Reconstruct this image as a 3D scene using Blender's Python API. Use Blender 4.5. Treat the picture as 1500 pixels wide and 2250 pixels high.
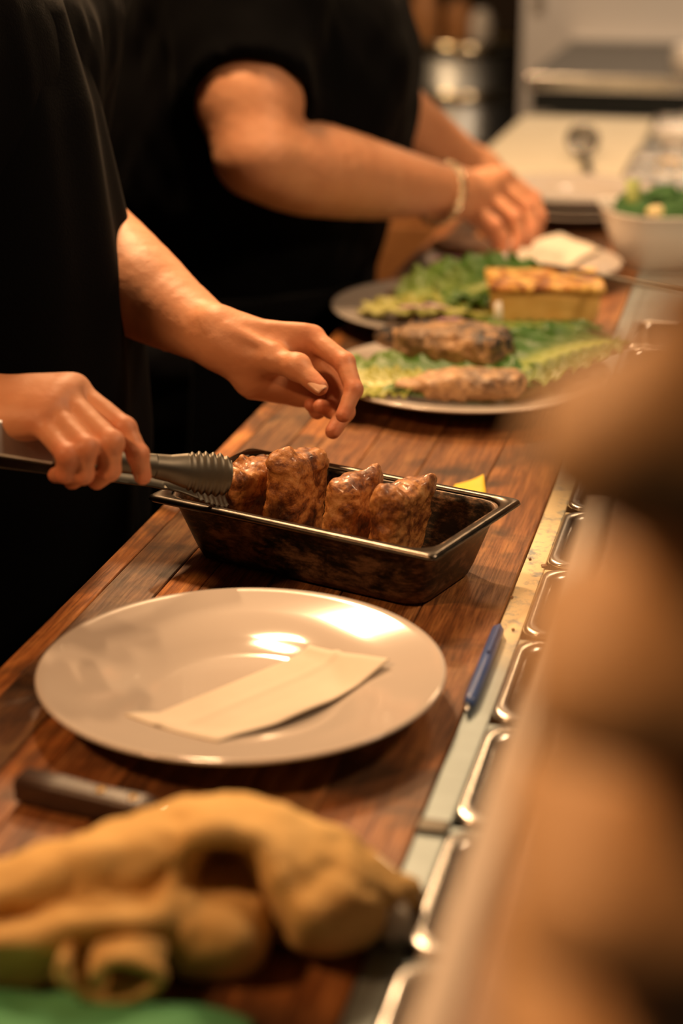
import bpy, bmesh, math, random
import numpy as np
from mathutils import Vector, Matrix

# ------------------------------------------------------------------ reset
for o in list(bpy.data.objects): bpy.data.objects.remove(o)
scene = bpy.context.scene
COL = scene.collection
rng = random.Random(7)

# ------------------------------------------------------------------ camera
# metres; z = 0 is the wooden worktop, the counter runs along +Y
F_PX, CAM_H = 3900.0, 0.55
PITCH, YAW = math.radians(20.0), math.radians(13.7)
fw = np.array([-math.sin(YAW)*math.cos(PITCH), math.cos(YAW)*math.cos(PITCH), -math.sin(PITCH)])
rt = np.array([math.cos(YAW), math.sin(YAW), 0.0])
up = np.cross(rt, fw)
cam_d = bpy.data.cameras.new('camera'); cam = bpy.data.objects.new('camera', cam_d); COL.objects.link(cam)
cam_d.sensor_fit = 'VERTICAL'; cam_d.sensor_height = 36.0; cam_d.sensor_width = 24.0
cam_d.lens = F_PX/2250.0*36.0
cam.matrix_world = Matrix(((rt[0], up[0], -fw[0], 0), (rt[1], up[1], -fw[1], 0), (rt[2], up[2], -fw[2], CAM_H), (0, 0, 0, 1)))
cam_d.clip_start = 0.02; cam_d.clip_end = 60
cam_d.dof.use_dof = True; cam_d.dof.focus_distance = 1.47; cam_d.dof.aperture_fstop = 2.7
scene.camera = cam

def at(px, py, depth):
    """world point seen at photo pixel (px,py), 'depth' metres along the lens axis"""
    return np.array([0, 0, CAM_H]) + (fw + rt*(px-750)/F_PX - up*(py-1125)/F_PX)*depth
def on(px, py, z=0.0):
    """world point at height z seen at photo pixel (px,py)"""
    d = fw + rt*(px-750)/F_PX - up*(py-1125)/F_PX
    return np.array([0, 0, CAM_H]) + d*((z-CAM_H)/d[2])

# ------------------------------------------------------------------ world, lights, exposure
scene.view_settings.view_transform = 'Standard'
scene.view_settings.look = 'None'
scene.view_settings.gamma = 1.0
scene.view_settings.use_curve_mapping = False
scene.view_settings.exposure = 0.15
W = bpy.data.worlds.new('world'); scene.world = W; W.use_nodes = True
W.node_tree.nodes['Background'].inputs[0].default_value = (0.9, 0.72, 0.55, 1)
W.node_tree.nodes['Background'].inputs[1].default_value = 0.02

def area(name, loc, target, sx, sy, power, color):
    d = bpy.data.lights.new(name, 'AREA'); d.shape = 'RECTANGLE'; d.size = sx; d.size_y = sy
    d.energy = power; d.color = color
    o = bpy.data.objects.new(name, d); COL.objects.link(o); o.location = loc
    o.rotation_euler = (Vector(target)-Vector(loc)).to_track_quat('-Z', 'Y').to_euler()
    return o
WARM = (1.0, 0.61, 0.31)
area('ceiling_lamp_pass', (-.75, 1.88, 1.30), (-.40, 1.55, 0), 0.08, 0.26, 20, WARM)
area('ceiling_lamp_pass_two', (-.90, 2.62, 1.30), (-.40, 2.1, 0), 0.05, 0.10, 22, WARM)
area('ceiling_lamp_far', (-0.15, 3.4, 1.35), (-0.35, 3.1, 0), 0.4, 0.2, 9, WARM)
area('ceiling_lamp_back', (-0.2, 4.2, 1.5), (-0.3, 5.0, 0), 0.5, 0.3, 13, (1.0, 0.74, 0.5))
area('ceiling_lamp_front', (-1.0, 0.35, 1.1), (-0.38, 1.25, 0), 0.16, 0.10, 11, (1.0, 0.50, 0.21))
area('added_fill_store', (-1.5, 5.0, 1.2), (-1.0, 5.75, -.1), 0.15, 0.15, 6, (1.0, .66, .36))  # added fill light to brighten the stock pot, not a real fixture
area('added_fill_guest', (0.75, 1.5, 1.30), (-.2, 2.2, 0.0), 0.3, 0.2, 14, (1.0, 0.66, 0.38))  # added warm fill from the right for the bowl and plate fronts

# ------------------------------------------------------------------ helpers
def tag(o, label=None, cat=None, group=None, kind=None):
    if label: o['label'] = label
    if cat: o['category'] = cat
    if group: o['group'] = group
    if kind: o['kind'] = kind
    return o
def empty(name, loc=(0, 0, 0), rz=0.0):
    o = bpy.data.objects.new(name, None); COL.objects.link(o); o.location = loc; o.rotation_euler = (0, 0, rz)
    o.empty_display_size = 0.02
    return o
def link(name, me, mat=None, parent=None, smooth=True):
    o = bpy.data.objects.new(name, me); COL.objects.link(o)
    if mat is not None: me.materials.append(mat)
    if smooth: me.shade_smooth()
    if parent is not None: o.parent = parent
    return o
def mesh(name, v, f):
    me = bpy.data.meshes.new(name)
    me.from_pydata([tuple(map(float, p)) for p in v], [], f); me.update()
    return me
def bm_mesh(name, bm):
    me = bpy.data.meshes.new(name); bmesh.ops.recalc_face_normals(bm, faces=bm.faces); bm.to_mesh(me); bm.free(); return me
def box_bm(x0, x1, y0, y1, z0, z1, bev=0.0, seg=2, bm=None):
    b = bmesh.new()
    bmesh.ops.create_cube(b, size=1.0)
    for v in b.verts:
        v.co = Vector((x0+(v.co.x+.5)*(x1-x0), y0+(v.co.y+.5)*(y1-y0), z0+(v.co.z+.5)*(z1-z0)))
    if bev > 0: bmesh.ops.bevel(b, geom=list(b.edges), offset=bev, segments=seg, affect='EDGES', profile=.5)
    if bm is None: return b
    t = bpy.data.meshes.new('t'); b.to_mesh(t); b.free(); bm.from_mesh(t); bpy.data.meshes.remove(t); return bm
def box(name, x0, x1, y0, y1, z0, z1, mat, parent=None, bev=0.002, seg=2):
    return link(name, bm_mesh(name, box_bm(x0, x1, y0, y1, z0, z1, bev, seg)), mat, parent, smooth=False)
def lathe_mesh(name, prof, n=96, closed_profile=False):
    v, f = [], []; rings = []
    for (r, z) in prof:
        if r < 1e-6: rings.append([len(v)]); v.append((0, 0, z))
        else:
            rings.append(list(range(len(v), len(v)+n)))
            for i in range(n):
                a = 2*math.pi*i/n; v.append((r*math.cos(a), r*math.sin(a), z))
    for A, B in zip(rings[:-1], rings[1:]):
        for i in range(n):
            j = (i+1) % n
            if len(A) == 1 and len(B) == 1: continue
            if len(A) == 1: f.append((A[0], B[i], B[j]))
            elif len(B) == 1: f.append((A[i], B[0], A[j]))
            else: f.append((A[i], B[i], B[j], A[j]))
    me = mesh(name, v, f)
    b = bmesh.new(); b.from_mesh(me); bmesh.ops.recalc_face_normals(b, faces=b.faces); b.to_mesh(me); b.free()
    return me
def rrect(hx, hy, r, n=8):
    r = min(r, hx*.999, hy*.999); pts = []
    for cx, cy, a0 in ((hx-r, hy-r, 0), (-hx+r, hy-r, 90), (-hx+r, -hy+r, 180), (hx-r, -hy+r, 270)):
        for i in range(n+1):
            a = math.radians(a0+90*i/n); pts.append((cx+r*math.cos(a), cy+r*math.sin(a)))
    return pts
def loft_mesh(name, loops, cap0=True, cap1=True):
    v, f = [], []; n = len(loops[0])
    for L in loops: v += L
    for k in range(len(loops)-1):
        for i in range(n):
            j = (i+1) % n; f.append((k*n+i, k*n+j, (k+1)*n+j, (k+1)*n+i))
    if cap0: f.append(tuple(range(n-1, -1, -1)))
    if cap1: f.append(tuple((len(loops)-1)*n+i for i in range(n)))
    me = mesh(name, v, f)
    b = bmesh.new(); b.from_mesh(me); bmesh.ops.recalc_face_normals(b, faces=b.faces); b.to_mesh(me); b.free()
    return me
def pan_loops(hx, hy, depth, taper, flange, rc_in, rc_out, t=0.0015, z0=0.0, lip=0.004):
    """gastronorm style pan from the outside floor over the flange down to the inside floor"""
    zt = z0+depth; L = []
    def lp(x, y, r, z): L.append([(a, b, z) for a, b in rrect(x, y, r)])
    bx, by = hx-taper, hy-taper
    lp(bx-.012, by-.012, rc_in*.8, z0); lp(bx-.004, by-.004, rc_in*.9, z0+.003); lp(bx, by, rc_in, z0+.012)
    lp(hx, hy, rc_in, zt-.008); lp(hx+.002, hy+.002, rc_in, zt-.003)
    lp(hx+flange-.001, hy+flange-.001, rc_out, zt-.002-lip); lp(hx+flange+.0008, hy+flange+.0008, rc_out, zt-lip)
    lp(hx+flange, hy+flange, rc_out, zt-.001); lp(hx+flange-.002, hy+flange-.002, rc_out, zt+.0002)
    lp(hx+.003, hy+.003, rc_in, zt); lp(hx-t+.0005, hy-t+.0005, rc_in, zt-.0025); lp(hx-t-.001, hy-t-.001, rc_in, zt-.009)
    lp(bx-t, by-t, rc_in, z0+.014); lp(bx-t-.005, by-t-.005, rc_in*.9, z0+.004+t); lp(bx-t-.014, by-t-.014, rc_in*.7, z0+t)
    return L
def tube_mesh(name, pts, rad, n=12, closed=False, cap=True):
    """tube round a polyline; rad scalar or list"""
    pts = [Vector(p) for p in pts]; m = len(pts)
    if not hasattr(rad, '__len__'): rad = [rad]*m
    v, f = [], []; prev = None
    for i, p in enumerate(pts):
        if closed: t = pts[(i+1) % m]-pts[i-1]
        else: t = pts[min(i+1, m-1)]-pts[max(i-1, 0)]
        t.normalize()
        if prev is None:
            a = Vector((0, 0, 1)) if abs(t.z) < .9 else Vector((1, 0, 0)); nrm = t.cross(a).normalized()
        else: nrm = (prev-t*prev.dot(t)).normalized()
        prev = nrm; bn = t.cross(nrm)
        for k in range(n):
            a = 2*math.pi*k/n; v.append(p+(nrm*math.cos(a)+bn*math.sin(a))*rad[i])
    M = m if closed else m-1
    for i in range(M):
        for k in range(n):
            j = (k+1) % n; i2 = (i+1) % m; f.append((i*n+k, i*n+j, i2*n+j, i2*n+k))
    if cap and not closed: f.append(tuple(range(n-1, -1, -1))); f.append(tuple((m-1)*n+k for k in range(n)))
    return mesh(name, v, f)
def solidify(o, t, off=0.0):
    m = o.modifiers.new('thickness', 'SOLIDIFY'); m.thickness = t; m.offset = off; return o

# numpy value noise -------------------------------------------------
def _hash(ix, iy, iz, s):
    n = (ix*374761393+iy*668265263+iz*2147483647+s*1274126177) & 0xffffffff
    n = ((n ^ (n >> 13))*1274126177) & 0xffffffff
    n = (n ^ (n >> 16)) & 0xffffff
    return n/float(0xffffff)*2-1
def noise3(p, freq, seed=0):
    q = np.asarray(p, dtype=np.float64)*freq+1000.0; i = np.floor(q).astype(np.int64); t = q-i; t = t*t*(3-2*t); r = 0
    for dx in (0, 1):
        for dy in (0, 1):
            for dz in (0, 1):
                w = (t[..., 0] if dx else 1-t[..., 0])*(t[..., 1] if dy else 1-t[..., 1])*(t[..., 2] if dz else 1-t[..., 2])
                r = r+w*_hash(i[..., 0]+dx, i[..., 1]+dy, i[..., 2]+dz, seed)
    return r
def fbm(p, freq, oct=3, seed=0):
    r = 0; a = 1.0
    for k in range(oct): r = r+a*noise3(p, freq*2**k, seed+k*17); a *= .5
    return r

# implicit surface mesher --------------------------------------------
# primitives: ('c', a, b, ra, rb)  tapered capsule;  ('e', centre, radii, axes3x3 or None) ellipsoid;  ('b', centre, half, axes, round)
def prim_bounds(p):
    if p[0] == 'c':
        a, b = np.array(p[1]), np.array(p[2]); r = max(p[3], p[4]); return np.minimum(a, b)-r, np.maximum(a, b)+r
    c = np.array(p[1]); h = np.array(p[2])
    if p[3] is not None: h = np.abs(np.array(p[3]).T)@h
    if p[0] == 'b': h = h+p[4]*0
    return c-h, c+h
def prim_dist(p, X, Y, Z):
    if p[0] == 'c':
        a, b = np.array(p[1], float), np.array(p[2], float); d = b-a; L = max(d@d, 1e-12)
        t = ((X-a[0])*d[0]+(Y-a[1])*d[1]+(Z-a[2])*d[2])/L; t = np.clip(t, 0, 1)
        return np.sqrt((X-a[0]-t*d[0])**2+(Y-a[1]-t*d[1])**2+(Z-a[2]-t*d[2])**2)-(p[3]+(p[4]-p[3])*t)
    c = np.array(p[1], float); x, y, z = X-c[0], Y-c[1], Z-c[2]
    if p[3] is not None:
        A = np.array(p[3], float)
        x, y, z = A[0, 0]*x+A[0, 1]*y+A[0, 2]*z, A[1, 0]*x+A[1, 1]*y+A[1, 2]*z, A[2, 0]*x+A[2, 1]*y+A[2, 2]*z
    h = np.array(p[2], float)
    if p[0] == 'e':
        k0 = np.sqrt((x/h[0])**2+(y/h[1])**2+(z/h[2])**2); k1 = np.sqrt((x/h[0]**2)**2+(y/h[1]**2)**2+(z/h[2]**2)**2)
        return k0*(k0-1)/np.maximum(k1, 1e-9)
    r = p[4]; qx, qy, qz = np.abs(x)-h[0]+r, np.abs(y)-h[1]+r, np.abs(z)-h[2]+r
    return np.sqrt(np.maximum(qx, 0)**2+np.maximum(qy, 0)**2+np.maximum(qz, 0)**2)+np.minimum(np.maximum(qx, np.maximum(qy, qz)), 0)-r
def smin(a, b, k):
    h = np.maximum(k-np.abs(a-b), 0)/k
    return np.minimum(a, b)-h*h*k*.25
def sdf_mesh(groups, vox):
    """groups: list of (prims, k_inside, k_to_rest, sign). returns vertices, quads, normals (surface nets)"""
    lo = np.min([prim_bounds(p)[0] for g in groups if g[3] > 0 for p in g[0]], axis=0)-4*vox-.004
    hi = np.max([prim_bounds(p)[1] for g in groups if g[3] > 0 for p in g[0]], axis=0)+4*vox+.004
    n = np.ceil((hi-lo)/vox).astype(int)+1
    ax = [lo[i]+vox*np.arange(n[i]) for i in range(3)]
    D = np.full(n, .05, np.float32)
    for prims, ki, ko, sg in groups:
        m = max(ki, ko)+3*vox
        glo = np.min([prim_bounds(p)[0] for p in prims], axis=0)-m; ghi = np.max([prim_bounds(p)[1] for p in prims], axis=0)+m
        s = [slice(max(0, int((glo[i]-lo[i])/vox)), min(n[i], int((ghi[i]-lo[i])/vox)+2)) for i in range(3)]
        if any(q.stop <= q.start for q in s): continue
        G = np.full([q.stop-q.start for q in s], .05, np.float32)
        off = [q.start for q in s]
        for p in prims:
            plo, phi = prim_bounds(p); plo = plo-m; phi = phi+m
            t = [slice(max(s[i].start, int((plo[i]-lo[i])/vox)), min(s[i].stop, int((phi[i]-lo[i])/vox)+2)) for i in range(3)]
            if any(q.stop <= q.start for q in t): continue
            X, Y, Z = np.meshgrid(ax[0][t[0]], ax[1][t[1]], ax[2][t[2]], indexing='ij', sparse=True)
            d = prim_dist(p, X, Y, Z).astype(np.float32)
            tt = tuple(slice(t[i].start-off[i], t[i].stop-off[i]) for i in range(3))
            G[tt] = smin(G[tt], d, ki)
        ss = tuple(s)
        if sg > 0: D[ss] = smin(D[ss], G, ko)
        else: D[ss] = -smin(-D[ss], G, ko)
    S = D < 0
    c = [S[i:n[0]-1+i, j:n[1]-1+j, k:n[2]-1+k] for i in (0, 1) for j in (0, 1) for k in (0, 1)]
    cnt = sum(q.astype(np.int8) for q in c); act = (cnt > 0) & (cnt < 8)
    I = np.argwhere(act); N = len(I)
    idx = np.full(act.shape, -1, np.int64); idx[act] = np.arange(N)
    acc = np.zeros((N, 3)); num = np.zeros(N)
    cor = np.array([(i, j, k) for i in (0, 1) for j in (0, 1) for k in (0, 1)])
    val = np.stack([D[I[:, 0]+q[0], I[:, 1]+q[1], I[:, 2]+q[2]] for q in cor], 1).astype(np.float64)
    for a in range(8):
        for b in range(a+1, 8):
            if np.abs(cor[a]-cor[b]).sum() != 1: continue
            va, vb = val[:, a], val[:, b]; mk = (va < 0) != (vb < 0)
            t = np.where(mk, va/np.where(mk, va-vb, 1), 0)
            acc += np.where(mk[:, None], cor[a]+(cor[b]-cor[a])*t[:, None], 0); num += mk
    V = lo+vox*(I+acc/num[:, None])
    quads = []
    for d in range(3):
        sl0 = [slice(None)]*3; sl1 = [slice(None)]*3; sl0[d] = slice(0, -1); sl1[d] = slice(1, None)
        e = S[tuple(sl0)] != S[tuple(sl1)]
        E = np.argwhere(e); o1, o2 = (d+1) % 3, (d+2) % 3
        ok = (E[:, o1] > 0) & (E[:, o2] > 0) & (E[:, o1] < n[o1]-1) & (E[:, o2] < n[o2]-1); E = E[ok]
        def cell(a, b):
            q = E.copy(); q[:, o1] -= a; q[:, o2] -= b; return idx[q[:, 0], q[:, 1], q[:, 2]]
        Q = np.stack([cell(1, 1), cell(0, 1), cell(0, 0), cell(1, 0)], 1)
        ins = S[E[:, 0], E[:, 1], E[:, 2]]
        Q = np.where(ins[:, None], Q, Q[:, ::-1]); quads.append(Q)
    Q = np.concatenate(quads)
    g0, g1, g2 = val, None, None
    gx = (val[:, 4:].sum(1)-val[:, :4].sum(1)); gy = (val[:, [2, 3, 6, 7]].sum(1)-val[:, [0, 1, 4, 5]].sum(1)); gz = (val[:, 1::2].sum(1)-val[:, 0::2].sum(1))
    Nn = np.stack([gx, gy, gz], 1); Nn /= np.maximum(np.linalg.norm(Nn, axis=1), 1e-9)[:, None]
    return V, Q, Nn
def relax(V, Q, it=2, w=.5):
    for _ in range(it):
        s = np.zeros_like(V); c = np.zeros(len(V))
        for a, b in ((0, 1), (1, 2), (2, 3), (3, 0)):
            np.add.at(s, Q[:, a], V[Q[:, b]]); np.add.at(c, Q[:, a], 1)
            np.add.at(s, Q[:, b], V[Q[:, a]]); np.add.at(c, Q[:, b], 1)
        V = V*(1-w)+w*s/np.maximum(c, 1)[:, None]
    return V
def fast_mesh(name, V, Q, attr=None):
    me = bpy.data.meshes.new(name); V = np.ascontiguousarray(V, np.float32); Q = np.ascontiguousarray(Q, np.int32)
    me.vertices.add(len(V)); me.vertices.foreach_set('co', V.ravel())
    me.loops.add(Q.size); me.loops.foreach_set('vertex_index', Q.ravel())
    me.polygons.add(len(Q)); me.polygons.foreach_set('loop_start', np.arange(0, Q.size, 4, dtype=np.int32))
    me.update(calc_edges=True); me.validate()
    if attr is not None:
        for k, a in attr.items():
            at_ = me.attributes.new(k, 'FLOAT', 'POINT'); at_.data.foreach_set('value', np.ascontiguousarray(a, np.float32))
    return me
def frame(ax_dir, hint):
    """rows: axis, side, normal"""
    a = np.array(ax_dir, float); a /= np.linalg.norm(a); h = np.array(hint, float); s = h-a*(h@a); s /= np.linalg.norm(s)
    return np.array([a, s, np.cross(a, s)])

# ------------------------------------------------------------------ materials
def new_mat(name):
    m = bpy.data.materials.new(name); m.use_nodes = True
    return m, m.node_tree, m.node_tree.nodes['Principled BSDF']
def N(nt, t, **kw):
    n = nt.nodes.new(t)
    for k, v in kw.items(): setattr(n, k, v)
    return n
def coords(nt, scale=(1, 1, 1), rot=(0, 0, 0), kind='Object'):
    tc = N(nt, 'ShaderNodeTexCoord'); mp = N(nt, 'ShaderNodeMapping'); mp.inputs['Scale'].default_value = scale; mp.inputs['Rotation'].default_value = rot
    nt.links.new(tc.outputs[kind], mp.inputs['Vector']); return mp.outputs['Vector']
def noise(nt, vec, scale, detail=4, rough=.55, dist=0.0):
    n = N(nt, 'ShaderNodeTexNoise'); n.inputs['Scale'].default_value = scale; n.inputs['Detail'].default_value = detail
    n.inputs['Roughness'].default_value = rough; n.inputs['Distortion'].default_value = dist
    nt.links.new(vec, n.inputs['Vector']); return n.outputs['Fac']
def ramp(nt, fac, stops):
    r = N(nt, 'ShaderNodeValToRGB'); e = r.color_ramp.elements
    while len(e) > 1: e.remove(e[-1])
    e[0].position = stops[0][0]; e[0].color = (*stops[0][1], 1)
    for p, c in stops[1:]:
        q = e.new(p); q.color = (*c, 1)
    nt.links.new(fac, r.inputs['Fac']); return r.outputs['Color']
def mix(nt, fac, a, b, mode='MIX'):
    m = N(nt, 'ShaderNodeMix', data_type='RGBA', blend_type=mode)
    for s, v in ((m.inputs[0], fac), (m.inputs[6], a), (m.inputs[7], b)):
        if hasattr(v, 'links'): nt.links.new(v, s)
        elif hasattr(v, '__len__'): s.default_value = (*v[:3], 1)
        else: s.default_value = v
    return m.outputs[2]
def bump(nt, bsdf, h, strength=.3, dist=.002):
    b = N(nt, 'ShaderNodeBump'); b.inputs['Strength'].default_value = strength; b.inputs['Distance'].default_value = dist
    nt.links.new(h, b.inputs['Height']); nt.links.new(b.outputs['Normal'], bsdf.inputs['Normal'])
def attr(nt, name):
    a = N(nt, 'ShaderNodeAttribute'); a.attribute_name = name; return a.outputs['Fac']
def simple(name, c1, c2=None, scale=40, rough=.5, metal=0.0, bump_s=0.0, bump_scale=200, bump_d=.001, stretch=(1, 1, 1), detail=4, coat=0.0, sss=0.0, spec=None):
    m, nt, b = new_mat(name); v = coords(nt, stretch)
    c2 = c2 or tuple(x*.8 for x in c1)
    nt.links.new(ramp(nt, noise(nt, v, scale, detail), [(.3, c1), (.7, c2)]), b.inputs['Base Color'])
    b.inputs['Roughness'].default_value = rough; b.inputs['Metallic'].default_value = metal
    if bump_s: bump(nt, b, noise(nt, v, bump_scale, 5), bump_s, bump_d)
    if coat: b.inputs['Coat Weight'].default_value = coat; b.inputs['Coat Roughness'].default_value = .12
    if sss: b.inputs['Subsurface Weight'].default_value = sss; b.inputs['Subsurface Radius'].default_value = (1, .35, .2); b.inputs['Subsurface Scale'].default_value = .004
    if spec is not None: b.inputs['Specular IOR Level'].default_value = spec
    return m
M = {}
M['ceramic'] = simple('white_glazed_ceramic', (.53, .47, .42), (.50, .445, .40), 6, .09, bump_s=.02, bump_scale=30)
M['ceramic_bowl'] = simple('matte_white_ceramic', (.74, .70, .66), (.68, .64, .6), 8, .35)
M['paper'] = simple('cream_paper_napkin', (.68, .61, .51), (.64, .57, .47), 25, .8, bump_s=.12, bump_scale=500, bump_d=.0004)
M['steel'] = simple('stainless_steel', (.62, .61, .58), (.5, .49, .47), 14, .24, 1.0, .03, 60, stretch=(1, 8, 1))
M['steel_matte'] = simple('brushed_steel', (.55, .56, .56), (.46, .47, .47), 20, .42, 1.0, .06, 90, stretch=(1, 9, 1))
M['rail_steel'] = simple('worn_rail_steel', (.30, .36, .38), (.24, .29, .30), 9, .5, .7, .12, 120, stretch=(1, 3, 1))
def rail_mat():
    m = M['rail_steel']; nt = m.node_tree; b = nt.nodes['Principled BSDF']; old = b.inputs['Base Color'].links[0].from_socket
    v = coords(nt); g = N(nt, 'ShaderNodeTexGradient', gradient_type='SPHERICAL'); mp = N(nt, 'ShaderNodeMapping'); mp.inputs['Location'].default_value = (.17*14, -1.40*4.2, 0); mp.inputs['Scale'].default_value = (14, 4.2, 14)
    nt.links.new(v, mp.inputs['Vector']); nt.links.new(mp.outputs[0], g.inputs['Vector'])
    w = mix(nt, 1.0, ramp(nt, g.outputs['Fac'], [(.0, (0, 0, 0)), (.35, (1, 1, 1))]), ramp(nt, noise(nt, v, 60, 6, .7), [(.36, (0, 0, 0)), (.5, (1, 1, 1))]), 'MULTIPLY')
    nt.links.new(mix(nt, w, old, (.78, .66, .42)), b.inputs['Base Color'])  # golden patch: worn steel plus a warm reflection painted into the base colour
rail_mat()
M['dark_steel'] = simple('tong_steel', (.15, .138, .115), (.09, .08, .066), 22, .48, 1.0, .05, 90)
M['white_panel'] = simple('painted_panel', (.68, .64, .60), (.64, .60, .56), 3, .5)
M['grey_top'] = simple('grey_speckled_top', (.13, .125, .12), (.11, .105, .10), 60, .75)
M['cream_board'] = simple('cream_plastic_board', (.72, .66, .52), (.66, .60, .46), 14, .55, bump_s=.08, bump_scale=120)
M['slot_shade'] = simple('slot_shade_black', (.012, .018, .02), (.008, .012, .014), 10, .6)  # near-black standing in for the shade inside the low unit's slot
M['black_wall'] = simple('dark_painted_wall', (.030, .022, .016), (.02, .014, .011), 3, .7)
M['brown_wall'] = simple('brown_wall', (.06, .035, .02), (.035, .02, .012), 2.2, .6)
M['floor'] = simple('dark_floor_tile', (.05, .035, .025), (.03, .022, .016), 5, .6)
M['ceiling'] = simple('ceiling_paint', (.25, .22, .18), (.2, .18, .15), 3, .8)
M['black_paint'] = simple('black_cabinet', (.012, .011, .010), (.008, .008, .008), 9, .5)
M['blue_plastic'] = simple('blue_pen_plastic', (.045, .10, .32), (.035, .08, .26), 20, .3)
M['knife_wood'] = simple('dark_knife_handle_wood', (.055, .028, .018), (.024, .012, .009), 50, .42, bump_s=.1, bump_scale=150, stretch=(1, 12, 12))
M['brass'] = simple('brass', (.75, .52, .22), (.6, .4, .16), 40, .3, 1.0)
M['gold'] = simple('pale_gold', (.86, .76, .55), (.75, .62, .4), 40, .22, 1.0)
M['yellow'] = simple('yellow_label_paper', (.80, .55, .03), (.72, .47, .02), 30, .6)
M['orange_wood'] = simple('orange_brown_wood', (.42, .19, .06), (.30, .12, .035), 8, .55, stretch=(6, 1, 6))
M['kraft'] = simple('kraft_paper', (.60, .37, .18), (.52, .31, .14), 9, .75, bump_s=.3, bump_scale=40, bump_d=.002)
M['ledge'] = simple('pale_ledge', (.56, .46, .36), (.5, .40, .31), 10, .4)
M['ledge_wood'] = simple('brown_ledge_wood', (.36, .20, .10), (.28, .15, .07), 12, .45, stretch=(8, 1, 8))
M['green_cloth'] = simple('mint_green_cloth', (.10, .36, .17), (.07, .28, .12), 30, .75, bump_s=.3, bump_scale=400)
M['egg'] = simple('baked_egg_filling', (.72, .50, .17), (.62, .38, .10), 60, .55, bump_s=.3, bump_scale=120)
M['egg_top'] = None
M['onion'] = simple('red_onion', (.45, .16, .30), (.72, .55, .6), 90, .35)
M['potato'] = simple('pale_vegetable', (.72, .62, .36), (.6, .5, .25), 60, .5)
M['broccoli'] = simple('broccoli_green', (.045, .16, .03), (.02, .085, .014), 220, .6, bump_s=.8, bump_scale=600, bump_d=.002)
M['broccoli_stem'] = simple('broccoli_stem', (.36, .42, .13), (.28, .34, .10), 70, .5)
M['white_fringe'] = simple('white_cotton', (.82, .80, .75), (.75, .73, .68), 80, .9)
M['trouser'] = simple('black_trouser', (.006, .006, .008), (.004, .004, .006), 30, .85, spec=.2)
M['hair'] = simple('dark_hair', (.02, .012, .008), (.012, .008, .006), 60, .5, stretch=(1, 1, .1))
M['nail'] = simple('fingernail', (.62, .36, .24), (.56, .32, .2), 40, .35)

def cloth_black(name):
    m, nt, b = new_mat(name); v = coords(nt)
    b.inputs['Base Color'].default_value = (.0011, .0012, .0018, 1); b.inputs['Roughness'].default_value = .9
    b.inputs['Specular IOR Level'].default_value = .08; b.inputs['Sheen Weight'].default_value = .012; b.inputs['Sheen Roughness'].default_value = .4
    bump(nt, b, mix(nt, .3, noise(nt, v, 14, 3), noise(nt, v, 420, 3)), .5, .003); return m
M['shirt'] = cloth_black('black_cotton_shirt')
M['apron'] = cloth_black('black_apron_cloth')

def skin_mat(name, base, dark, red):
    m, nt, b = new_mat(name); v = coords(nt)
    c = ramp(nt, noise(nt, v, 22, 5), [(.3, base), (.75, dark)])
    c = mix(nt, attr(nt, 'red'), c, red)
    nt.links.new(c, b.inputs['Base Color']); b.inputs['Roughness'].default_value = .54
    b.inputs['Subsurface Weight'].default_value = .12; b.inputs['Subsurface Radius'].default_value = (1, .35, .2); b.inputs['Subsurface Scale'].default_value = .004
    vo = N(nt, 'ShaderNodeTexVoronoi'); vo.inputs['Scale'].default_value = 420; nt.links.new(v, vo.inputs['Vector'])
    h = mix(nt, .45, vo.outputs['Distance'], noise(nt, v, 160, 6)); bump(nt, b, h, .16, .0010)
    return m
M['skin_a'] = skin_mat('skin_warm', (.60, .285, .150), (.50, .215, .105), (.52, .13, .065))
M['skin_b'] = skin_mat('skin_light', (.64, .315, .170), (.55, .245, .125), (.58, .18, .10))

def wood_mat():
    m, nt, b = new_mat('worn_worktop_wood'); v = coords(nt, (1, 1, 1), kind='Object')
    oi = N(nt, 'ShaderNodeObjectInfo')
    off = N(nt, 'ShaderNodeVectorMath', operation='SCALE'); off.inputs[0].default_value = (3.7, 9.1, 5.3); nt.links.new(oi.outputs['Random'], off.inputs['Scale'])
    ad = N(nt, 'ShaderNodeVectorMath', operation='ADD'); nt.links.new(v, ad.inputs[0]); nt.links.new(off.outputs[0], ad.inputs[1])
    st = N(nt, 'ShaderNodeMapping'); st.inputs['Scale'].default_value = (60, 4, 30); nt.links.new(ad.outputs[0], st.inputs['Vector'])
    grain = noise(nt, st.outputs[0], 1.6, 8, .65, .6)
    st2 = N(nt, 'ShaderNodeMapping'); st2.inputs['Scale'].default_value = (220, 9, 60); nt.links.new(ad.outputs[0], st2.inputs['Vector'])
    fine = noise(nt, st2.outputs[0], 2.2, 6, .7)
    col = ramp(nt, grain, [(.28, (.085, .030, .011)), (.5, (.235, .098, .036)), (.72, (.40, .20, .078))])
    col = mix(nt, .75, col, ramp(nt, fine, [(.36, (.20, .15, .12)), (.58, (1, 1, 1))]), 'MULTIPLY')
    big = noise(nt, ad.outputs[0], 7.5, 6, .6, .3)
    col = mix(nt, ramp(nt, big, [(.49, (0, 0, 0)), (.62, (.85, .85, .85))]), col, (.035, .020, .013))
    wear = noise(nt, ad.outputs[0], 13, 7, .7, .5)
    col = mix(nt, ramp(nt, wear, [(.56, (0, 0, 0)), (.74, (.55, .55, .55))]), col, (.38, .21, .085))
    col = mix(nt, 1.0, col, oi.outputs['Color'], 'MULTIPLY')
    nt.links.new(col, b.inputs['Base Color'])
    nt.links.new(ramp(nt, fine, [(.3, (.62, .62, .62)), (.7, (.38, .38, .38))]), b.inputs['Roughness'])
    bump(nt, b, mix(nt, .5, grain, fine), .35, .0015); return m
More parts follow.
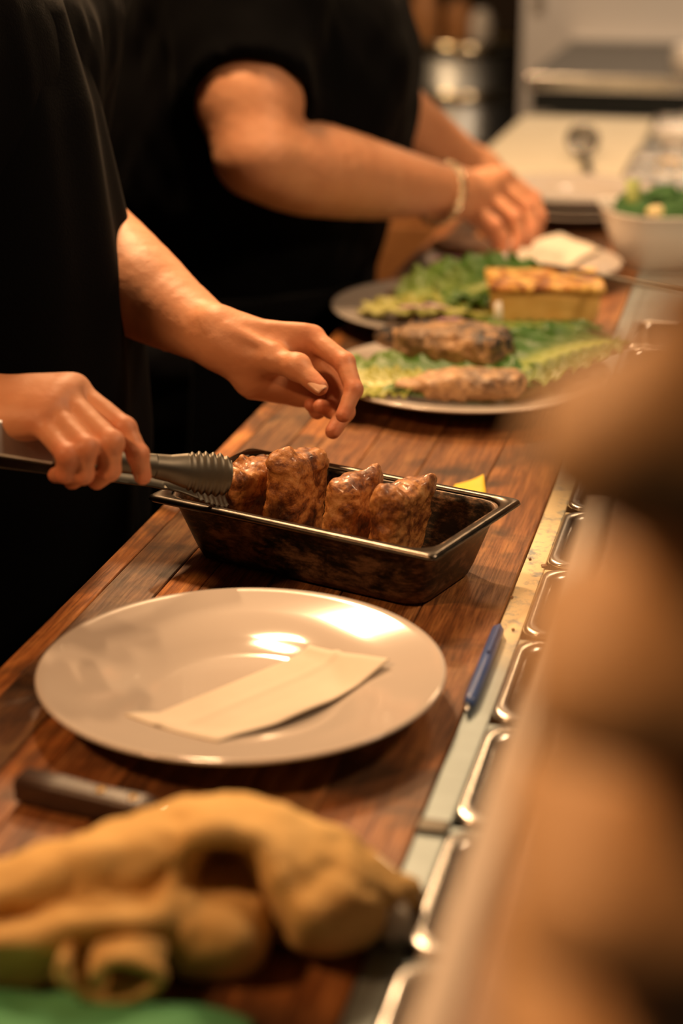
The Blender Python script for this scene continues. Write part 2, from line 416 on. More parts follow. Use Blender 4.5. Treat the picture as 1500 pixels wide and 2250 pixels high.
M['wood'] = wood_mat(); M['wood'].node_tree.nodes['Principled BSDF'].inputs['Specular IOR Level'].default_value = .28

def seasoned():
    m, nt, b = new_mat('blackened_pan_steel'); v = coords(nt, (1, 1, 2.2))
    n1 = noise(nt, v, 26, 9, .7, .4); n2 = noise(nt, v, 110, 6, .7)
    f = mix(nt, .35, n1, n2)
    nt.links.new(ramp(nt, f, [(.44, (.010, .009, .008)), (.50, (.06, .036, .02)), (.60, (.24, .14, .08))]), b.inputs['Base Color'])
    nt.links.new(ramp(nt, f, [(.4, (.32, .32, .32)), (.7, (.55, .55, .55))]), b.inputs['Roughness'])
    b.inputs['Metallic'].default_value = .55; bump(nt, b, f, .2, .001); return m
M['pan'] = seasoned()
M['pan_rim'] = simple('worn_pan_rim', (.16, .14, .12), (.07, .06, .05), 60, .3, 1.0, .1, 150)

def meat_mat():
    m, nt, b = new_mat('glazed_grilled_meat'); v = coords(nt)
    n1 = noise(nt, v, 38, 8, .65, .8); n2 = noise(nt, v, 210, 6, .7)
    c = ramp(nt, mix(nt, .3, n1, n2), [(.36, (.035, .010, .005)), (.45, (.19, .060, .018)), (.53, (.46, .19, .052)), (.66, (.66, .36, .14))])
    nt.links.new(c, b.inputs['Base Color']); b.inputs['Roughness'].default_value = .34
    b.inputs['Coat Weight'].default_value = .35; b.inputs['Coat Roughness'].default_value = .18
    bump(nt, b, mix(nt, .65, n1, n2), .7, .0025); return m
M['meat'] = meat_mat()
def fish_mat():
    m, nt, b = new_mat('grilled_fish_fillet'); v = coords(nt)
    n1 = noise(nt, v, 62, 7, .72, .5); n2 = noise(nt, v, 110, 6, .7)
    flesh = ramp(nt, n2, [(.32, (.20, .095, .038)), (.62, (.52, .32, .16))])
    char = mix(nt, attr(nt, 'char'), (0, 0, 0), ramp(nt, n1, [(.43, (0, 0, 0)), (.50, (1, 1, 1))]))
    nt.links.new(mix(nt, char, flesh, (.022, .022, .026)), b.inputs['Base Color'])
    b.inputs['Roughness'].default_value = .45; bump(nt, b, mix(nt, .5, n1, n2), .6, .003); return m
M['fish'] = fish_mat()
def leaf_mat(name, green, pale):
    m, nt, b = new_mat(name); v = coords(nt)
    c = mix(nt, attr(nt, 'edge'), pale, mix(nt, noise(nt, v, 60, 5), green, tuple(x*.45 for x in green)))
    nt.links.new(c, b.inputs['Base Color']); b.inputs['Roughness'].default_value = .42
    b.inputs['Transmission Weight'].default_value = 0.0
    bump(nt, b, noise(nt, v, 130, 4), .4, .002); return m
M['leaf'] = leaf_mat('romaine_leaf', (.055, .17, .018), (.30, .38, .09))
M['leaf_yellow'] = leaf_mat('pale_lettuce_leaf', (.40, .42, .08), (.62, .58, .24))
def eggtop():
    m, nt, b = new_mat('browned_egg_top'); v = coords(nt)
    nt.links.new(ramp(nt, noise(nt, v, 55, 6, .6, .6), [(.36, (.10, .025, .008)), (.47, (.50, .20, .04)), (.58, (.80, .52, .14))]), b.inputs['Base Color'])
    b.inputs['Roughness'].default_value = .4; bump(nt, b, noise(nt, v, 90, 5), .4, .002); return m
M['egg_top'] = eggtop()
def towel_mat():
    m, nt, b = new_mat('mustard_terry_towel'); v = coords(nt)
    n = noise(nt, v, 24, 4); t = noise(nt, v, 700, 3)
    nt.links.new(ramp(nt, n, [(.3, (.78, .54, .235)), (.7, (.66, .43, .165))]), b.inputs['Base Color'])
    b.inputs['Roughness'].default_value = .95; b.inputs['Specular IOR Level'].default_value = .1
    bump(nt, b, mix(nt, .6, n, t), .6, .003); return m
M['towel'] = towel_mat()
M['bread'] = simple('dark_rye_bread', (.24, .115, .045), (.15, .065, .024), 60, .6, bump_s=.5, bump_scale=150)

# ------------------------------------------------------------------ setting
tag(box('floor', -3.0, 1.8, -1.2, 6.9, -.94, -.90, M['floor'], bev=0), kind='structure')
tag(box('wall_back', -3.0, 1.8, 6.8, 6.9, -.90, 1.9, M['brown_wall'], bev=0), kind='structure')
tag(box('wall_left', -3.0, -2.9, -1.2, 6.8, -.90, 1.9, M['black_wall'], bev=0), kind='structure')
tag(box('ceiling', -3.0, 1.8, -1.2, 6.9, 1.9, 1.94, M['ceiling'], bev=0), kind='structure')
tag(box('wall_partition', -.735, 1.2, 5.17, 5.30, -.90, 1.9, M['white_panel'], bev=.004), kind='structure')
# groove of the panel seam on the partition
tag(box('trim_1', -.70, -.67, 5.155, 5.172, .17, 1.9, M['steel_matte'], bev=.003), kind='structure')

# wooden worktop of long planks
top = empty('wooden_worktop', (-.35, 1.8, -.04))
tag(top, 'long worn wooden worktop of dark planks under plates and pan', 'worktop')
x = -.522
PL = [(.0200, (1.75, 1.55, 1.15)), (.045, (.78, .86, .98)), (.030, (1.75, 1.55, 1.2)), (.052, (1.12, 1.05, 1.0)), (.062, (.92, .88, .85)), (.068, (1.02, .98, .92)), (.0645, (1.2, 1.1, .95))]
for w, tint in PL:
    p = box('plank', x+.0004, x+w-.0004, .45, 3.12, -.04, -.0006*rng.random(), M['wood'], None, bev=.0008, seg=1)
    p.color = (*tint, 1); p.parent = top; p.matrix_parent_inverse = Matrix.Translation((.35, -1.8, .04))
    x += w

# refrigerated base below: cabinet with steel rail for the pans
RX0, RX1 = -.179, .030
base = empty('prep_counter', (-.2, 1.8, -.90))
def sub(o, par):
    o.parent = par; o.matrix_parent_inverse = Matrix.Translation(-Vector(par.location)); return o
tag(base, 'dark prep counter cabinet with steel pan rail along its edge', 'counter')
sub(box('cabinet_body', -.50, .03, .45, 4.30, -.82, -.24, M['black_paint']), base)
sub(box('side_panel', -.505, -.20, .45, 4.30, -.2399, -.0510, M['black_paint']), base)
sub(box('plinth', -.46, .0, .5, 4.25, -.90, -.82, M['black_paint']), base)
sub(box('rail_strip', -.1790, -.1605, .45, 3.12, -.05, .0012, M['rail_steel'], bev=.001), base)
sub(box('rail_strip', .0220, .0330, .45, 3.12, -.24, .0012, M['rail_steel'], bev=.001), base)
PY = [.652, .792, .933, 1.0745, 1.2195, 1.3655, 1.510, 1.655, 1.80, 1.945, 2.09, 2.235]
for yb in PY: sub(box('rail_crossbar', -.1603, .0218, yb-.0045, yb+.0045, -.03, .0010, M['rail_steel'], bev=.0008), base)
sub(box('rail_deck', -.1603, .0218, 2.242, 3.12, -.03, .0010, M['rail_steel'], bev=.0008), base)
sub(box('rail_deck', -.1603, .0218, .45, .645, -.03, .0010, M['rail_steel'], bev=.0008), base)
names = ['nearest the camera, past the fringed towel corner', 'beside the dark joint clip on the rail', 'beside the tip of the blue pen',
         'beside the cap end of the blue pen', 'just beyond the blue pen', 'level with the far corner of the black pan']
names += ['partly hidden past the black pan', 'next to the near edge of the fish plate', 'next to the middle of the fish plate', 'next to the far edge of the fish plate', 'next to the omelette plate']
inset = None
for i in range(len(PY)-1):
    y0, y1 = PY[i]+.0045, PY[i+1]-.0045; hy = (y1-y0)/2-.0005
    L = pan_loops(.0805, hy-.0085, .10, .008, .008, .018, .014, z0=0, lip=.003)
    o = link('steel_food_pan', loft_mesh('steel_food_pan', L), M['steel'])
    o.location = (-.0705, (y0+y1)/2, -.0935)
    tag(o, 'steel food pan in the rail, '+names[i], 'food pan', 'steel pans along the counter rail')
# dark joint clip across the rail
cl = box('rail_clip', -.1792, -.1606, .925, .939, .0014, .0045, M['dark_steel'], bev=.001)
tag(cl, 'small dark steel clip across the rail strip near towel', 'clip')

# raised ledge in the right foreground
led = empty('raised_ledge', (.09, .62, 0))
tag(led, 'raised brown wooden ledge with pale edge in blurred right foreground', 'ledge')
sub(box('shelf_board', -.078, .30, .30, .99, .165, .20, M['ledge_wood'], bev=.003), led)
sub(box('edge_strip', -.094, -.0782, .30, .99, .160, .2015, M['ledge'], bev=.004), led)
sub(box('support', .038, .06, .36, .39, -.24, .1648, M['steel_matte']), led)
sub(box('support', .038, .06, .92, .95, -.24, .1648, M['steel_matte']), led)

# ------------------------------------------------------------------ plates
def plate_mesh(R):
    s = R/.1415
    prof = [(0, .0085), (.056, .0085), (.066, .0100), (.076, .0140), (.088, .0180), (.110, .0225), (.134, .0272), (.1385, .0284), (.1408, .0284), (.1415, .0272), (.1405, .0258),
            (.132, .0238), (.10, .0165), (.080, .0070), (.074, .0035), (.072, .0), (.067, .0), (.065, .004), (0, .004)]
    return lathe_mesh('plate', [(r*s, z) for r, z in prof], 128)
def plate(R, x, y, label, z=.0):
    o = link('dinner_plate', plate_mesh(R), M['ceramic']); o.location = (x, y, z); return tag(o, label, 'plate', 'plates along the worktop')
PF = plate(.1420, -.333, 1.0735, 'large white dinner plate holding only a folded napkin')
P2 = plate(.157, -.312, 1.868, 'white plate loaded with two grilled fish pieces and lettuce')
P3 = plate(.157, -.383, 2.178, 'white plate with lettuce, onion and a browned omelette slice')
P4 = plate(.140, -.338, 2.465, 'white plate with dark bread and paper under the reaching hand')
ST = [plate(.135, -.325, 2.93+.004*k, ['lowest plate of the far white stack', 'middle plate of the far white stack', 'topmost empty plate of the far white stack'][k], .0128*k) for k in range(3)]

# napkin on the front plate
def napkin(name, corners, lift, fold, mat, label, zf):
    A, B, C_, D_ = [np.array(c) for c in corners]; nu, nv = 36, 24; v = []; f = []
    for i in range(nu+1):
        for j in range(nv+1):
            u, w = i/nu, j/nv
            p = A*(1-u)*(1-w)+B*u*(1-w)+C_*u*w+D_*(1-u)*w
            z = zf(p[0], p[1], u, w)
            v.append((p[0], p[1], z))
    for i in range(nu):
        for j in range(nv): a = i*(nv+1)+j; f.append((a, a+nv+1, a+nv+2, a+1))
    o = link(name, mesh(name, v, f), mat); solidify(o, .0012, 1.0); tag(o, label, 'napkin'); return o
def plate_z(r, R=.142):
    return np.interp(r*.1415/R, [0, .056, .066, .076, .088, .110, .134, .1385], [.0085, .0085, .0100, .0140, .0180, .0225, .0272, .0284])
def zf1(x, y, u, w):
    r = math.hypot(x+.333, y-1.0735)
    z = max(plate_z(r), .0105)+.0012
    if w > .62: z += .0045*math.sin((w-.62)/.38*math.pi/2)*math.sin(math.pi*min(1, u*1.15))    # lifted long side
    z += .0018*math.exp(-((w-.36)/.03)**2)                     # folded ridge
    if u > .80: z += .0040*(u-.80)/.2*(.3+w)                      # raised end flap
    return z
napkin('paper_napkin', [on(275, 1580, .017)[:2], on(680, 1415, .017)[:2], on(855, 1468, .02)[:2], on(478, 1642, .017)[:2]], 0, 0, M['paper'], 'folded cream paper napkin lying on the empty front plate', zf1)

# ------------------------------------------------------------------ roasting pan and meat
PC = np.array([-.3335, 1.3415]); PA = math.radians(-17.5)
pan = empty('roasting_pan', (PC[0], PC[1], 0), PA); tag(pan, 'blackened rectangular steel roasting pan holding four pieces of meat', 'pan')
Lp = pan_loops(.1245, .0655, .060, .012, .0105, .022, .006, z0=0, lip=.0035)
link('pan_body', loft_mesh('pan_body', Lp[:5]+[[(a, b, .0575) for a, b in rrect(.1262, .0672, .022)]]+Lp[10:], True, True), M['pan'], pan)
link('pan_rim', loft_mesh('pan_rim', [[(a, b, .0560) for a, b in rrect(.1268, .0678, .022)]]+Lp[5:10]+[[(a, b, .0580) for a, b in rrect(.1268, .0678, .022)]], False, False), M['pan_rim'], pan)
def rotm(rx, ry, rz):
    return np.array(Matrix.Rotation(rz, 3, 'Z') @ Matrix.Rotation(ry, 3, 'Y') @ Matrix.Rotation(rx, 3, 'X'))
pu = np.array([math.cos(PA), math.sin(PA), 0]); pv = np.array([-math.sin(PA), math.cos(PA), 0])
MEAT = [(-.084, -.008, .080, .030, .064, -.14, .16, 'leftmost meat piece, notched, next to the tongs'), (-.042, .006, .090, .031, .060, -.04, .05, 'tallest meat piece, second from the tongs'),
        (.018, -.002, .082, .030, .060, .06, .06, 'third meat piece from the tongs, glazed amber'), (.063, -.002, .086, .026, .062, -.04, .10, 'rightmost meat piece with a shiny knobbed top')]
for k, (u, v_, ht, th, ln, yaw, lean, lab) in enumerate(MEAT):
    c = np.array([PC[0], PC[1], 0])+pu*u+pv*v_+np.array([0, 0, ht/2+.003])
    R_ = rotm(-.10, lean, PA+yaw)          # columns local->world
    A_ = R_.T
    pr = [('b', c, (th/2, ln/2, ht/2-.003), A_, .011)]
    r2 = random.Random(20+k)
    for q in range(7):
        off = np.array([r2.uniform(-.5, .5)*th*.7, r2.uniform(-.5, .5)*ln*.85, r2.uniform(-.1, .48)*ht])
        pr.append(('e', c+R_@off, (r2.uniform(.004, .007), r2.uniform(.008, .014), r2.uniform(.006, .011)), A_))
    gr = [(pr, .008, .004, 1)]
    if k in (0, 3): gr.append(([('e', c+R_@np.array([0, -ln*.18, ht*.56]), (.05, .006, .012), A_)], .002, .008, -1))
    V, Q, Nn = sdf_mesh(gr, .0016)
    V = V+Nn*(.0011*fbm(V, 170, 3, k)+.0010*fbm(V, 50, 2, k+9))[:, None]
    V[:, 2] = np.maximum(V[:, 2], .0045)
    o = link('roast_meat_piece', fast_mesh('roast_meat', V, Q), M['meat']); tag(o, lab, 'meat', 'meat pieces in the roasting pan')
# yellow label behind the pan
cs = [on(985, 1082, .002), on(1000, 1062, .002), on(1062, 1049, .004), on(1068, 1080, .004)]
v = []; f = []
for i in range(9):
    for jj in range(9):
        a, b = i/8, jj/8; p = cs[0]*(1-a)*(1-b)+cs[3]*a*(1-b)+cs[2]*a*b+cs[1]*(1-a)*b
        v.append((p[0], p[1], .0008+.006*a*a*b))
for i in range(8):
    for jj in range(8): k = i*9+jj; f.append((k, k+9, k+10, k+1))
o = solidify(link('paper_tag', mesh('paper_tag', v, f), M['yellow']), .0006, 1); tag(o, 'small yellow paper tag on the planks behind the roasting pan', 'tag')

# ------------------------------------------------------------------ tongs
tg = empty('serving_tongs', tuple(at(120, 975, 1.33))); tag(tg, 'steel scalloped tongs held over the roasting pan', 'tongs')
def tong_arm(p0, p1, widthdir, bowl, flip):
    fr = frame(p1-p0, widthdir); Ln = np.linalg.norm(p1-p0); ns, nw = 300, 10; v = []; f = []
    for i in range(ns+1):
        s = i/ns
        w = np.interp(s, [0, .05, .70, .80, .9, .97, 1], [.011, .0115, .0085, .0105, .0160, .0165, .013])
        if s > .86: w += .0013*(1-abs(((s-.86)*88) % 2-1)*2)
        bend = .010*max(0, (s-.82)/.18)**2*flip
        for j in range(nw+1):
            t = j/nw*2-1
            dn = -flip*bowl*(t*t)*(1.0 if s < .75 else 1.6)+bend
            v.append(p0+fr[0]*Ln*s+fr[1]*w*t+fr[2]*dn)
    for i in range(ns):
        for j in range(nw): a = i*(nw+1)+j; f.append((a, a+nw+1, a+nw+2, a+1))
    o = link('tong_arm', mesh('tong_arm', np.array(v)-np.array(tg.location), f), M['dark_steel'], tg); return solidify(o, .0011)
h0 = at(-150, 950, 1.30)
tong_arm(h0, at(500, 1047, 1.415), up, .0035, 1)
tong_arm(h0+np.array([0, .004, -.012]), at(508, 1076, 1.462), up+.55*np.array([0, 1, 0]), .0035, -1)
lp = np.array(tg.location)
link('hinge_pin', tube_mesh('hinge_pin', [h0-lp+np.array([.012, -.012, -.004]), h0-lp+np.array([.012, .016, -.010])], .004, 12), M['steel'], tg, True)
g0 = at(-10, 962, 1.3085)
frg = frame(at(130, 985, 1.333)-at(-10, 962, 1.300), up)
gv = np.array([[s*a, w, d] for s in (-.03, .045) for w in (-.0135, .0135) for d in (-.004, .005) for a in (1,)])
bmg = box_bm(-.03, .048, -.0135, .0135, -.0045, .0055, .002)
for v_ in bmg.verts: v_.co = Vector(g0-lp+frg[0]*v_.co.x+frg[1]*v_.co.y+frg[2]*v_.co.z)
link('grip_sleeve', bm_mesh('grip_sleeve', bmg), M['steel_matte'], tg, False)

# ------------------------------------------------------------------ people
def chain(pts, rads):
    if len(pts) > 3:
        P_ = np.array([np.append(p, r) for p, r in zip(pts, rads)]); P_ = np.vstack([2*P_[0]-P_[1], P_, 2*P_[-1]-P_[-2]]); out = []
        for i in range(1, len(P_)-2):
            a, b, c, d = P_[i-1:i+3]
            for t in (0, .25, .5, .75): out.append(.5*(2*b+(c-a)*t+(2*a-5*b+4*c-d)*t*t+(3*b-a-3*c+d)*t**3))
        out.append(P_[-2]); pts = [q[:3] for q in out]; rads = [max(.002, q[3]) for q in out]
    return [('c', pts[i], pts[i+1], rads[i], rads[i+1]) for i in range(len(pts)-1)]
def finger(j, r):
    """j: 4 joints MCP PIP DIP tip, r: radii; knuckle swellings and pad"""
    pr = [('c', j[i], j[i+1], r[i], r[i+1]) for i in range(3)]
    for i in (1, 2): pr.append(('e', j[i], (r[i]*1.03,)*3, None))
    return pr
def body_mesh(parts):
    """parts: list of (V,Q,red) joined into one mesh"""
    V = np.concatenate([p[0] for p in parts]); off = 0; Qs = []
    for p in parts: Qs.append(p[1]+off); off += len(p[0])
    return fast_mesh('body', V, np.concatenate(Qs), {'red': np.concatenate([p[2] for p in parts])})
def redness(V, spots):
    r = np.zeros(len(V))
    for c, rad, s in spots: r = np.maximum(r, s*np.exp(-(np.linalg.norm(V-np.array(c), axis=1)/rad)**2))
    return np.clip(r, 0, 1)
def tendons(V, Nn, amp=.00028): return V+Nn*(amp*fbm(V, 110, 3, 5))[:, None]

def arm_hand(forearm, frad, wrist, mcps, fingers, thumb, vox, scale=1.0, wrist_side=None, extra=None, backdir=None, wr=(.0165, .014)):
    """forearm: points shoulder-ward to wrist; fingers: list of 4 joint lists; thumb: 4 points from wrist"""
    g = [(chain(forearm, frad), .001, .02, 1)]
    palm = []; w = np.array(wrist); ws = wrist_side*.5 if wrist_side is not None else np.zeros(3)
    for k, mc in enumerate(mcps):
        t = k/3.0
        base_ = w+ws*(1-2*t)*2*.012*scale
        palm.append(('c', base_, mc, .0150*scale, (.0118, .0120, .0113, .0102)[k]*scale))
    g.append((palm, .022*scale, .016*scale, 1))
    th = [('c', thumb[0], thumb[1], .0150*scale, .0130*scale), ('c', thumb[1], thumb[2], .0120*scale, .0105*scale), ('c', thumb[2], thumb[3], .0104*scale, .0080*scale), ('e', thumb[2], (.0112*scale,)*3, None)]
    g.append((th, .006*scale, .014*scale, 1))
    FR = [(.0098, .0092, .0080, .0068), (.0100, .0094, .0082, .0070), (.0095, .0088, .0077, .0066), (.0083, .0077, .0068, .0059)]
    for k, fj in enumerate(fingers):
        g.append((finger(fj, [q*scale for q in FR[k]]), .0025*scale, .0040*scale, 1))
    if extra: g += extra
    V, Q, Nn = sdf_mesh(g, vox)
    V = tendons(V, Nn)
    sp = [(j, .010*scale, .75) for fj in fingers for j in fj[1:]]+[(j[0], .011*scale, .55) for j in fingers]+[(thumb[2], .010*scale, .5), (thumb[3], .011*scale, .65)]
    V = relax(V, Q, 1, .5)
    return V, Q, redness(V, sp)
def nail(parent, tip, prev, outward, w, l, mat=M['nail']):
    ax_ = np.array(tip)-np.array(prev); fr = frame(ax_, np.cross(ax_, outward)); n_ = -fr[2] if fr[2]@np.array(outward) < 0 else fr[2]
    v = []; f = []; nu, nv = 10, 8
    for i in range(nu+1):
        for j in range(nv+1):
            a = i/nu*2-1; b = j/nv*2-1
            ww = w*(1-.35*max(0, abs(a)-.5))
            v.append(np.array(tip)+fr[0]*l*a*.5+fr[1]*ww*b*.5+n_*(-.0022*b*b-.0006*a*a))
    for i in range(nu):
        for j in range(nv): k = i*(nv+1)+j; f.append((k, k+nv+1, k+nv+2, k+1))
    o = link('fingernail', mesh('fingernail', v, f), mat); solidify(o, .0006, 1); o.parent = parent; return o
def coarse(groups, vox=.007, amp=0, freq=20, seed=0, stretch=(1, 1, 1)):
    V, Q, Nn = sdf_mesh(groups, vox); V = relax(V, Q, 2, .5)
    if amp: V = V+Nn*(amp*fbm(V*np.array(stretch), freq, 3, seed))[:, None]
    return V, Q
def body_core(cx, cy, sh, w, lean):
    """torso, neck, head, legs under the clothes. figure faces +X"""
    g = []
    hip = np.array([cx-.03, cy, -.02]); chest = np.array([cx+lean*.5, cy, .33]); neck = np.array([cx+lean*.75, cy, .53])
    g.append(([('e', (hip+chest)/2, (w*.55, w*.82, .30), None), ('e', chest, (w*.58, w*.95, .17), None), ('c', chest+np.array([0, -w*.95, .10]), chest+np.array([0, w*.95, .10]), .055, .055)], .08, .05, 1))
    g.append(([('c', neck-np.array([0, 0, .1]), neck+np.array([.015, 0, .07]), .062, .055)], .03, .04, 1))
    hd = neck+np.array([.045, 0, .165])
    T = np.array
    g.append(([('e', hd, (.092, .074, .112), None), ('e', hd+T([.038, 0, -.055]), (.055, .055, .06), None)], .03, .03, 1))
    g.append(([('c', hd+T([.088, 0, .012]), hd+T([.112, 0, -.028]), .009, .015), ('e', hd+T([.1, 0, -.03]), (.014, .019, .011), None)], .01, .012, 1))          # nose
    g.append(([('e', hd+T([.088, 0, -.062]), (.010, .026, .007), None), ('e', hd+T([.086, 0, -.074]), (.010, .022, .008), None)], .003, .006, 1))            # lips
    g.append(([('e', hd+T([.078, s*.033, .012]), (.014, .017, .010), None) for s in (-1, 1)], .004, .006, 1))                                               # eyelids
    g.append(([('c', hd+T([.086, s*.016, .036]), hd+T([.074, s*.052, .036]), .007, .006) for s in (-1, 1)], .004, .012, 1))                                 # brow
    g.append(([('e', hd+T([-.005, s*.076, -.008]), (.018, .008, .031), None) for s in (-1, 1)], .003, .006, 1))                                             # ears
    for s in (-1, 1):
        g.append(([('c', (cx-.04, cy+s*.09, -.08), (cx-.02, cy+s*.10, -.45), .085, .055), ('c', (cx-.02, cy+s*.10, -.45), (cx-.05, cy+s*.10, -.84), .052, .036)], .03, .04, 1))
    return g, hd, neck

def feet_clothes(par, cx, cy, shoe_mat, wmul=1.0):
    for s in (-1, 1):
        V, Q = coarse([([('c', (cx-.06, cy+s*.10, -.868), (cx+.10, cy+s*.115, -.876), .036, .026), ('c', (cx-.05, cy+s*.10, -.86), (cx-.05, cy+s*.10, -.80), .038, .042)], .03, .01, 1)], .006)
        V[:, 2] = np.maximum(V[:, 2], -.8985)
        o = link('shoe', fast_mesh('shoe', V, Q), shoe_mat, par)
    V, Q = coarse([([('e', (cx-.03, cy, -.06), (.17*wmul, .20*wmul, .12), None)], .03, .05, 1)]+[([('c', (cx-.035, cy+s*.09, -.10), (cx-.02, cy+s*.10, -.46), .100*wmul, .075), ('c', (cx-.02, cy+s*.10, -.46), (cx-.05, cy+s*.10, -.80), .073, .060)], .03, .05, 1) for s in (-1, 1)], .008, .004, 9, 3, (1, 1, 1))
    link('trousers', fast_mesh('trousers', V, Q), M['trouser'], par)
def hair_cap(par, hd):
    V, Q = coarse([([('e', hd+np.array([-.012, 0, .022]), (.098, .085, .108), None), ('e', hd+np.array([-.055, 0, -.03]), (.05, .068, .08), None)], .02, .02, 1),
                   ([('e', hd+np.array([.085, 0, -.035]), (.075, .085, .095), None)], .01, .02, -1)], .005, .004, 60, 4, (1, 1, .3))
    link('hair', fast_mesh('hair', V, Q), M['hair'], par)
    for s in (-1, 1):
        e = bmesh.new(); bmesh.ops.create_uvsphere(e, u_segments=16, v_segments=10, radius=.0115)
        o = link('eye', bm_mesh('eye', e), M['ceramic'], par); o.location = tuple(hd+np.array([.080, s*.033, .010]))

# ---- person at the left: black shirt and apron, tongs in one hand
def hp(px, py, d): return at(px, py, d)
LW = hp(497, 752, 1.600)
Lf = [[hp(684, 742, 1.588), hp(757, 797, 1.568), hp(777, 856, 1.556), hp(754, 912, 1.548)],
      [hp(690, 778, 1.604), hp(762, 852, 1.590), hp(758, 905, 1.576), hp(731, 948, 1.568)],
      [hp(678, 815, 1.615), hp(742, 868, 1.600), hp(728, 900, 1.582), hp(703, 893, 1.573)],
      [hp(650, 842, 1.622), hp(706, 882, 1.608), hp(697, 903, 1.592), hp(682, 890, 1.585)]]
Lt = [hp(535, 785, 1.588), hp(598, 790, 1.572), hp(652, 806, 1.556), hp(701, 850, 1.545)]
larm = arm_hand([hp(60, 420, 1.82), hp(170, 515, 1.745), hp(290, 622, 1.67), hp(350, 667, 1.65), hp(420, 710, 1.625), hp(470, 740, 1.606), hp(510, 757, 1.60)],
                [.050, .051, .0465, .040, .0315, .0268, .0255], LW+np.array([.004, 0, 0]), [f_[0] for f_ in Lf], Lf, Lt, .0015, 1.0, wrist_side=(hp(497, 735, 1.59)-hp(497, 790, 1.61))*18,
                extra=[([('e', hp(470, 700, 1.592), (.012, .012, .009), None)], .002, .014, 1),               # ulna/wrist bone
                       ([('c', hp(560, 835, 1.60), hp(650, 858, 1.612), .018, .014)], .004, .018, 1),        # heel of the hand
                       ([('c', hp(500, 725, 1.578), hp(600, 765, 1.566), .0038, .0032), ('c', hp(545, 715, 1.585), hp(668, 722, 1.582), .003, .003)], .002, .008, 1)])  # tendons
RW = hp(-75, 905, 1.345)
Rf = [[hp(163, 856, 1.345), hp(272, 942, 1.322), hp(303, 1000, 1.318), hp(313, 1046, 1.322)],
      [hp(138, 872, 1.330), hp(243, 972, 1.298), hp(240, 1032, 1.305), hp(212, 1056, 1.325)],
      [hp(112, 900, 1.318), hp(188, 985, 1.288), hp(182, 1040, 1.297), hp(158, 1056, 1.318)],
      [hp(88, 930, 1.310), hp(146, 1000, 1.284), hp(142, 1040, 1.293), hp(122, 1044, 1.310)]]
Rt = [hp(-30, 930, 1.36), hp(60, 945, 1.375), hp(150, 975, 1.372), hp(225, 1000, 1.362)]
rarm = arm_hand([hp(-640, 760, 1.22), hp(-420, 840, 1.26), hp(-220, 890, 1.31), hp(-100, 903, 1.34), hp(-60, 906, 1.343)], [.046, .043, .036, .027, .0255],
                RW, [f_[0] for f_ in Rf], Rf, Rt, .0015, 1.0, wrist_side=np.array([0, .6, .35])*1.6)
core, hd, nk = body_core(-.775, 1.50, 0, .165, .06)
Vc, Qc = coarse(core, .0055)
elbL = hp(60, 420, 1.82); shL = np.array([-.72, 1.70, .42]); elbR = hp(-640, 760, 1.22); shR = np.array([-.72, 1.29, .42])
Vu, Qu = coarse([([('c', shL, elbL, .055, .046)], .01, .01, 1), ([('c', shR, elbR, .055, .046)], .01, .01, 1)], .005)
p1 = link('person', body_mesh([larm, rarm, (Vc, Qc, np.zeros(len(Vc))), (Vu, Qu, np.zeros(len(Vu)))]), M['skin_a'])
tag(p1, 'person in black shirt and apron holding tongs over the roasting pan', 'person')
gsh = [([('e', (-.755, 1.50, .10), (.155, .205, .30), None), ('e', (-.772, 1.50, .34), (.145, .215, .20), None), ('e', (-.74, 1.50, -.05), (.15, .19, .22), None),
        ('c', (-.72, 1.33, .40), (-.72, 1.67, .40), .075, .075)], .07, .05, 1),
       ([('c', shL, shL*.35+elbL*.65, .075, .070)], .02, .05, 1), ([('c', shR, shR*.35+elbR*.65, .075, .070)], .02, .05, 1)]
V, Q = coarse(gsh, .006, .010, 9, 2, (1.2, 1.6, .6))
link('shirt', fast_mesh('shirt', V, Q), M['shirt'], p1)
def apron(par, cx, cy, hw, zt, zb, front, name='apron'):
    """apron sheet wrapped round the front of a body; front(z) gives the x of its front"""
    v = []; f = []; nu, nv = 60, 90
    for j in range(nv+1):
        z = zb+(zt-zb)*j/nv
        w_ = hw*np.interp(z, [zb, .15, zt], [1, .95, .62])
        for i in range(nu+1):
            a = i/nu*2-1; y = cy+w_*a
            x = front(z)-.16*abs(a)**2.6-.012*math.sin(a*7+z*3)*max(0, .5-z)*.7-.004*math.sin(a*13-z*5)
            v.append((x, y, z))
    for j in range(nv):
        for i in range(nu): k = j*(nu+1)+i; f.append((k, k+1, k+nu+2, k+nu+1))
    o = link(name, mesh(name, v, f), M['apron'], par); solidify(o, .003); return o
apron(p1, -.72, 1.50, .23, .44, -.60, lambda z: np.interp(z, [-.6, -.1, .02, .2, .35, .45], [-.60, -.575, -.568, -.578, -.600, -.628]))
feet_clothes(p1, -.765, 1.50, M['trouser'], 1.05)
hair_cap(p1, hd)
cdir = -(fw)
nail(p1, hp(697, 843, 1.5375), hp(668, 818, 1.545), cdir*.8+np.array([.2, 0, .55]), .0125, .0150)
nail(p1, hp(312, 1038, 1.3155), hp(306, 1008, 1.313), cdir+np.array([.6, 0, .2]), .0100, .0115)

